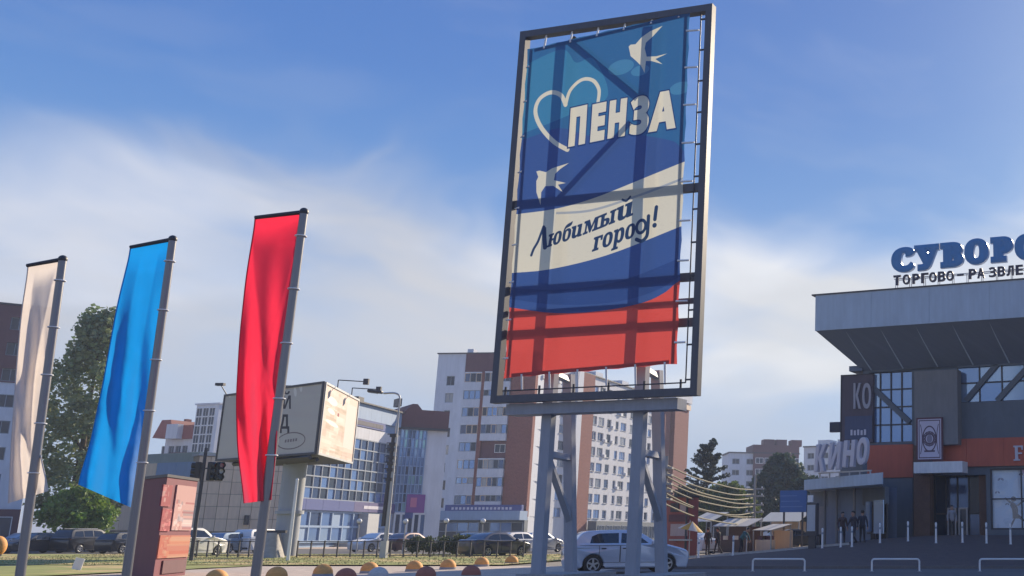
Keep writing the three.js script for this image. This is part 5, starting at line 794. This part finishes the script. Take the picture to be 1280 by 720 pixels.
// ---------------------------------------------------------------- people
function person(label, colours, pos, turn, pose) {
  const { coat, legs, hair, skin = [.42, .25, .18] } = colours;
  const made = memo('person' + pose + coat + legs + hair, () => {
    const J = pose === 'bend'
      ? { hip: [0, .9, 0], chest: [0, 1.22, .26], neck: [0, 1.36, .38], head: [0, 1.44, .5], lk: [.1, .5, .05], la: [.12, .08, -.02], rk: [-.1, .5, .02], ra: [-.12, .08, -.06], le: [.22, 1.02, .42], lw: [.18, .80, .52], re: [-.22, 1.02, .42], rw: [-.16, .80, .54] }
      : pose === 'walk' ? { hip: [0, .93, 0], chest: [0, 1.30, .03], neck: [0, 1.47, .03], head: [0, 1.61, .05], lk: [.1, .51, .13], la: [.1, .09, .24], rk: [-.1, .5, .02], ra: [-.1, .12, -.3], le: [.26, 1.13, -.1], lw: [.27, .88, -.02], re: [-.26, 1.14, .1], rw: [-.26, .92, .24] }
      : { hip: [0, .93, 0], chest: [0, 1.30, 0], neck: [0, 1.47, 0], head: [0, 1.61, .02], lk: [.1, .5, .02], la: [.12, .08, 0], rk: [-.1, .5, .02], ra: [-.12, .08, 0], le: [.27, 1.12, -.02], lw: [.28, .86, .07], re: [-.27, 1.12, -.02], rw: [-.28, .86, .07] };
    const off = (a, x, y, z) => [a[0] + x, a[1] + y, a[2] + z];
    const bones = [['c', J.hip, J.chest, .145, .155, 1], ['c', off(J.chest, .13, .07, 0), off(J.chest, -.13, .07, 0), .085, .085, 1], ['s', J.chest, J.neck, .07, .056, 1], ['s', J.neck, off(J.head, 0, .02, 0), .058, .09, 1], ['s', off(J.head, 0, -.04, .03), off(J.head, 0, .05, -.01), .075, .098, 1], ['s', off(J.head, 0, -.005, .09), off(J.head, 0, -.03, .112), .014, .018, 1]];
    for (const s of [1, -1]) { const k = s > 0 ? 'l' : 'r', h = off(J.hip, s * .09, -.02, 0), sh = off(J.chest, s * .18, .08, 0);
      bones.push(['l', h, J[k + 'k'], .092, .062, 1], ['l', J[k + 'k'], J[k + 'a'], .062, .045, 1], ['b', off(J[k + 'a'], 0, -.03, -.03), off(J[k + 'a'], s * .02, -.05, .15), .042, .035, 1], ['c', sh, J[k + 'e'], .062, .048, 1], ['c', J[k + 'e'], J[k + 'w'], .046, .034, 1], ['s', J[k + 'w'], off(J[k + 'w'], 0, -.07, .02), .03, .03, 1]); }
    const res = 76, mc = new MarchingCubes(res, new THREE.MeshStandardMaterial(), false, false, 60000); mc.isolation = 0;
    const seg = (p, a, b, ra, rb) => { const bx = b[0] - a[0], by = b[1] - a[1], bz = b[2] - a[2], px = p[0] - a[0], py = p[1] - a[1], pz = p[2] - a[2], t = clamp((px * bx + py * by + pz * bz) / (bx * bx + by * by + bz * bz + 1e-9)); return Math.hypot(px - bx * t, py - by * t, pz - bz * t) - lerp(ra, rb, t); };
    const sc = .95, cy = .88;
    for (let z = 0; z < res; z++) for (let y = 0; y < res; y++) for (let x = 0; x < res; x++) {
      const p = [(x / res * 2 - 1) * sc, (y / res * 2 - 1) * sc + cy, (z / res * 2 - 1) * sc]; let d = 1;
      if (Math.abs(p[0]) < .5 && Math.abs(p[2]) < .62) for (const [, a, b, ra, rb] of bones) { const e = seg(p, a, b, ra, rb), h = clamp(.5 + .5 * (d - e) / .035); d = lerp(d, e, h) - .035 * h * (1 - h); }
      mc.field[x + y * res + z * res * res] = -d;
    }
    mc.update(); const n = mc.count, P = mc.positionArray.slice(0, n * 3), N = mc.normalArray.slice(0, n * 3), col = []; for (let i = 0; i < n; i++) { P[i * 3] *= sc; P[i * 3 + 1] = P[i * 3 + 1] * sc + cy; P[i * 3 + 2] *= sc; let best = 9, kind = 'c'; for (const [k, a, b, ra, rb] of bones) { const e = seg([P[i * 3], P[i * 3 + 1], P[i * 3 + 2]], a, b, ra, rb); if (e < best) { best = e; kind = k; } } col.push(...{ c: coat, s: skin, l: legs, b: [.03, .03, .03] }[kind]); }
    let geo = new THREE.BufferGeometry(); geo.setAttribute('position', new THREE.BufferAttribute(P, 3)); geo.setAttribute('normal', new THREE.BufferAttribute(N, 3));
    const fin = []; for (const s of ['l', 'r']) for (let i = 0; i < 5; i++) { const w = J[s + 'w'], L = [.055, .075, .08, .074, .06][i], sd = s === 'l' ? 1 : -1, b = i === 0 ? V3(w[0] - sd * .0, w[1] - .05, w[2] + .05) : V3(w[0], w[1] - .09, w[2] - .01 + (2.5 - i) * .02); const t = i === 0 ? b.clone().add(V3(-sd * .01, -.045, .025)) : b.clone().add(V3(-sd * .012, -L, .012)); fin.push(bar(b, t, .0095, .008, 6)); }
    const fg = joined(fin); fg.deleteAttribute('uv'); fg.setAttribute('color', new THREE.Float32BufferAttribute(Array.from({ length: fg.attributes.position.count }, () => skin).flat(), 3)); geo.setAttribute('color', new THREE.Float32BufferAttribute(col, 3)); geo = mergeGeometries([geo, fg]);
    const hg = new THREE.SphereGeometry(.108, 18, 12, 0, 6.283, 0, 1.75); hg.scale(.95, 1.08, 1.08); hg.rotateX(-.42); hg.translate(J.head[0], J.head[1] + .045, J.head[2] - .012); return { geo, hg };
  });
  const t = thing('person', label, 'person', pos, turn); const bm = memo('skinmat', () => { const m = new THREE.MeshStandardMaterial({ vertexColors: true, roughness: .85 }); m.name = 'clothing and skin'; return m; });
  part('body', made.geo, bm, t); part('hair', made.hg, M('hair', hair ?? [.03, .022, .018], { rough: .8 }), t); return t;
}
const personAt = (label, c, px, d, turn, pose, lift = 0) => { const x = gx(px, d); return person(label, c, V3(x, rise(x, d) + .006 + lift, -d), turn, pose); };
const dark = [.022, .022, .028];
personAt('person in black standing left of the pale bollard near the market', { coat: dark, legs: [.025, .025, .03] }, 885, 74, 2.6, 'stand');
personAt('person in dark clothes walking just right of the person in black', { coat: [.04, .035, .045], legs: dark }, 898, 76, -2.2, 'walk');
personAt('person in a teal jacket bending beside the wooden cable pole', { coat: [.05, .15, .17], legs: dark }, 927, 72, 1.2, 'bend');
personAt('person in a brown top by the left doors of the cinema annex', { coat: [.08, .045, .045], legs: dark }, 1053, 62.5, .4, 'stand');
personAt('tall person in dark clothes walking before the middle annex doors', { coat: [.05, .04, .05], legs: [.03, .03, .045] }, 1067, 61.5, -.8, 'walk');
personAt('person in navy clothes standing right of the pair at the annex', { coat: [.025, .03, .05], legs: dark }, 1078, 62, 3.0, 'stand');
personAt('person in a light grey top at the mall entrance under the canopy', { coat: [.3, .3, .33], legs: dark }, 1190, 66.5, .2, 'stand');

// ---------------------------------------------------------------- right-hand street corner
{
  const p0 = V3(gx(942, 92), 0, -92), s = thing('cable_pole', 'pale pole with cross arms carrying the sagging cables', 'utility pole', p0), h = at(945, 594, 92).y;
  part('mast', bar(V3(0, -.2, 0), V3(0, h, 0), .14, .09, 12), mats.concrete, s);
  const q0 = V3(gx(829, 66), 0, -66), s2 = thing('cable_pole', 'cable pole hidden behind the right leg of the sign frame', 'utility pole', q0), h2 = at(832, 570, 66).y; part('mast', bar(V3(0, -.2, 0), V3(0, h2, 0), .14, .1, 12), mats.concrete, s2);
  const ends = [[843, 583, 612], [843, 592, 618], [842, 597, 622], [842, 604, 630], [841, 611, 633], [841, 618, 641], [840, 624, 646], [840, 632, 653]], mat = M('pale cable', [.40, .38, .30], { rough: .95, specularIntensity: .2 });
  ends.forEach(([x0, y0, y1], i) => { const z = (i % 2) * .5 - .25, a = at(829.5, y0 - 3, 66).add(V3(0, 0, z)), b = at(942.5, y1, 92).add(V3(0, 0, z)), m = a.clone().lerp(b, .5); m.y -= .35; m.y -= (i % 3) * .12; const m1 = a.clone().lerp(m, .5), cv = new THREE.CatmullRomCurve3([a, a.clone().lerp(b, .25).setY(lerp(a.y, b.y, .25) - .3 - (i % 3) * .09), m, a.clone().lerp(b, .75).setY(lerp(a.y, b.y, .75) - .3 - (i % 3) * .09), b]); const c = part(numbered('overhead_cable'), new THREE.TubeGeometry(cv, 28, .05, 6), mat, scene); tag(c, 'pale overhead cable sagging to the cross-armed pole right of the brick apartment end', 'cable', 'sunlit cables between the two cable poles'); });
  for (const y of [611, 620, 631, 640, 650]) { const v = at(943, y, 92).y; box(s, 'cross_arm', mats.concrete, -.75, .75, v - .06, v + .06, -.09, .09); for (const k of [-.6, .6]) part('insulator', new THREE.CylinderGeometry(.05, .06, .14, 8), mats.white, s, [k, v + .13, 0]); const w = at(831, y - 26, 66).y; box(s2, 'cross_arm', mats.concrete, -.4, .4, w - .06, w + .06, -.3, .3); }
}
{ // red kiosk
  const f = Frame.across(826, 74, 859, 72.5), s = thingOn(f, 'market_kiosk', 'red market kiosk with pale panels at the foot of the brick apartment end', 'kiosk'), W = f.len, h = f.uv(845, 622)[1], k = M('red kiosk panel', [.34, .09, .08], { tex: 'wall', size: 1.5, rough: .6 }), pk = M('pale pink panel', [.48, .36, .34], { tex: 'wall', size: 1 });
  box(s, 'body', k, 0, W, 0, h, -.9, 0); box(s, 'roof', mats.darkSteel, -.15, W + .15, h, h + .1, -1, .35); pbox(f, s, 'panel', pk, 838, 655, 859, 670, .003, .05); pbox(f, s, 'panel', mats.darkSteel, 838, 629, 848, 640, .003, .06); pbox(f, s, 'panel', pk, 850, 629, 859, 640, .003, .05); pbox(f, s, 'counter', mats.galv, 836, 674, 861, 676, .003, .3); pbox(f, s, 'sign_band', mats.maroon, 836, 643, 861, 652, .003, .08); box(s, 'post', mats.mullion, W - .1, W, 0, h - .01, .003, .12);
  // yellow parasol
  const p0 = V3(gx(862, 70), 0, -70), u = thing('parasol', 'yellow and white tilted parasol beside the red market kiosk', 'parasol', p0), top = at(860, 650, 70).y, cl = M('yellow parasol cloth', [.65, .38, .06], { rough: .9, transmission: .3, thickness: 0, side: THREE.DoubleSide }), wc = M('white parasol cloth', [.75, .72, .66], { rough: .9, transmission: .3, thickness: 0, side: THREE.DoubleSide }); part('pole', bar(V3(0, 0, 0), V3(0, top, 0), .03, .025, 8), mats.galv, u);
  for (let i = 0; i < 8; i++) part('panel', new THREE.ConeGeometry(.8, .55, 3, 1, true, i * Math.PI / 4, Math.PI / 4).rotateZ(-.18), i % 2 ? cl : wc, u, [.1, top - .35, 0]);
  // blue board on posts
  const g = Frame.across(971, 88, 1004, 87), b = thingOn(g, 'blue_board', 'plain blue notice board on two posts left of the cinema annex', 'sign board'), [a, e, c, d] = g.rect(975, 613, 1008, 640, 0), bl = M('blue board face', [.03, .12, .36], { tex: 'wall', size: 1.4, rough: .5 });
  box(b, 'board', bl, a, e, c, d, -.12, 0); for (let i = 1; i < 4; i++) box(b, 'strip', M('pale blue strip', [.12, .25, .5], { rough: .5 }), a + .1, e - .1 - i * .25, lerp(c, d, i / 4) - .03, lerp(c, d, i / 4) + .03, .002, .015); for (const t of [.15, .85]) box(b, 'post', mats.darkSteel, lerp(a, e, t) - .06, lerp(a, e, t) + .06, -.2, c - .002, -.12, 0);
  // market stalls with pale awnings
  const stall = (name, label, pl, pr, d, y0, y1, col) => { const f2 = Frame.across(pl, d, pr, d - 1), t = thingOn(f2, name, label, 'market stall'), W2 = f2.len, hi = f2.uv((pl + pr) / 2, y0)[1], lo = f2.uv((pl + pr) / 2, y1)[1], n = Math.max(3, Math.round(W2 / .9)); for (let i = 0; i < n; i++) { const x0 = i * W2 / n + .01, x1 = (i + 1) * W2 / n - .01, m = part('awning_panel', boxGeo(x1 - x0, .05, Math.hypot(2.6, hi - lo)), i % 2 && col.stripe ? col.stripe : col.cloth, t, [(x0 + x1) / 2, (hi + lo) / 2, -.9]); m.rotation.x = Math.atan2(hi - lo, 2.6); } for (const x of [.08, W2 - .08]) for (const z of [.3, -2.1]) box(t, 'post', mats.galv, x - .04, x + .04, -.1, z > 0 ? lo - .06 : hi - .06, z - .04, z + .04); box(t, 'back_wall', col.wall, 0, W2, -.1, lo, -2.3, -2.2); box(t, 'counter', col.wall, .15, W2 - .15, -.1, .95, -.3, .15); for (let i = 0; i < 5; i++) box(t, 'crate', i % 2 ? mats.beige : mats.maroon, .3 + i * (W2 - .8) / 5, .3 + i * (W2 - .8) / 5 + .5, .951, 1.25, -.25, .1); };
  const cream = M('cream awning', [.72, .66, .54], { tex: 'fabric', size: 1, mean: .9, rough: .9 }), grey = M('grey awning', [.45, .45, .46], { tex: 'fabric', size: 1, mean: .9, rough: .9 });
  stall('market_stall', 'market stall with cream awning under the blue board', 951, 1001, 98, 640, 652, { cloth: cream, wall: mats.beigeDark });
  stall('market_stall', 'market stall with brown wall left of the cable pole', 893, 937, 86, 648, 658, { cloth: grey, stripe: cream, wall: mats.mallBrown });
  stall('market_stall', 'dark market stall behind the person in black', 864, 892, 96, 640, 652, { cloth: cream, stripe: grey, wall: mats.darkSteel });
  stall('market_stall', 'market stall with grey awning right of the cable pole', 944, 968, 86, 655, 663, { cloth: grey, wall: mats.beigeDark });
  // lit poster column by the annex
  const p = Frame.across(1008, 60.6, 1018, 60.2), pc = thingOn(p, 'poster_stand', 'upright stand with a pale poster at the left end of the annex', 'poster stand'), [x0, x1, v0, v1] = p.rect(1009, 631, 1019, 664, 0); box(pc, 'case', mats.darkSteel, x0 - .08, x1 + .08, v0 - .25, v1 + .08, -.2, -.002); box(pc, 'poster', M('pale poster', [.42, .47, .52], { tex: 'wall', size: .8, rough: .4 }), x0, x1, v0, v1, 0, .015); box(pc, 'foot', mats.darkSteel, x0 + .05, x1 - .05, rise(gx(1013, 60.4), 60.4) - .1, v0 - .251, -.16, -.05); const hd = p.rect(1009, 619, 1015, 630, 0); box(pc, 'head_sign', mats.white, hd[0], hd[1], hd[2] + .1, hd[3], -.1, -.03); box(pc, 'stem', mats.darkSteel, (hd[0] + hd[1]) / 2 - .03, (hd[0] + hd[1]) / 2 + .03, v1 + .081, hd[2] + .099, -.1, -.04);
}
// ---------------------------------------------------------------- slim bollards and hoop barriers
{
  const spots = [[1028, 59.5, 'first from the left before the annex doors'], [1051, 59, 'left of the people at the annex'], [1065, 58.5, 'right below the walking person at the annex'], [1100, 60, 'before the right end of the annex'], [1135, 60, 'just left of the brown entrance column'], [1170, 58, 'below the white entrance canopy'], [1203, 58, 'before the dark entrance glass'], [1233, 57.5, 'at the left edge of the bright shop window'], [1263, 57, 'before the middle of the bright shop window'], [917, 60.5, 'tall one by the bending person near the market'], [874, 61, 'by the person in black near the market']];
  let first; spots.forEach(([px, d, where]) => { const x = gx(px, d), pos = V3(x, rise(x, d) - .02, -d), label = 'slim white bollard ' + where; if (first) return dup(first, label, pos); first = thing('slim_bollard', label, 'bollard', pos, 0, 'slim white bollards before the mall'); const pts = [[.075, 0], [.075, .03], [.055, .05], [.05, .92], [.058, .94], [.058, 1.0], [.04, 1.06], [0, 1.08]].map((a) => new THREE.Vector2(...a)); part('post', new THREE.LatheGeometry(pts, 16), mats.white, first); part('band', new THREE.CylinderGeometry(.054, .054, .1, 16, 1, true), mats.mullionPale, first, [0, .8, 0]); });
  const hoops = [[942, 1006.5, 'white hoop barrier right of the silver hatchback, left of the others'], [1090, 1149, 'white hoop barrier in the middle below the mall entrance'], [1224, 1283, 'white hoop barrier cut by the right edge']];
  hoops.forEach(([a, b, label]) => { const d = 42, x0 = gx(a, d), x1 = gx(b, d), h = thing('hoop_barrier', label, 'barrier', V3((x0 + x1) / 2, rise((x0 + x1) / 2, d), -d), 0, 'white hoop barriers at the foot of the slope'), w = (x1 - x0) / 2, y = .45, r = .1, cp = new THREE.CurvePath(); const L = (p, q2) => cp.add(new THREE.LineCurve3(p, q2)); L(V3(-w, -.1, 0), V3(-w, y - r, 0)); cp.add(new THREE.QuadraticBezierCurve3(V3(-w, y - r, 0), V3(-w, y, 0), V3(-w + r, y, 0))); L(V3(-w + r, y, 0), V3(w - r, y, 0)); cp.add(new THREE.QuadraticBezierCurve3(V3(w - r, y, 0), V3(w, y, 0), V3(w, y - r, 0))); L(V3(w, y - r, 0), V3(w, -.1, 0)); part('hoop', new THREE.TubeGeometry(cp, 60, .036, 10), mats.white, h); for (const s of [-1, 1]) part('flange', new THREE.CylinderGeometry(.08, .08, .02, 14), mats.galv, h, [s * w, .012, 0]); });
}
scene.fog = new THREE.FogExp2(new THREE.Color().setRGB(.62, .70, .85), 0.0007);
renderer.render(scene, camera);
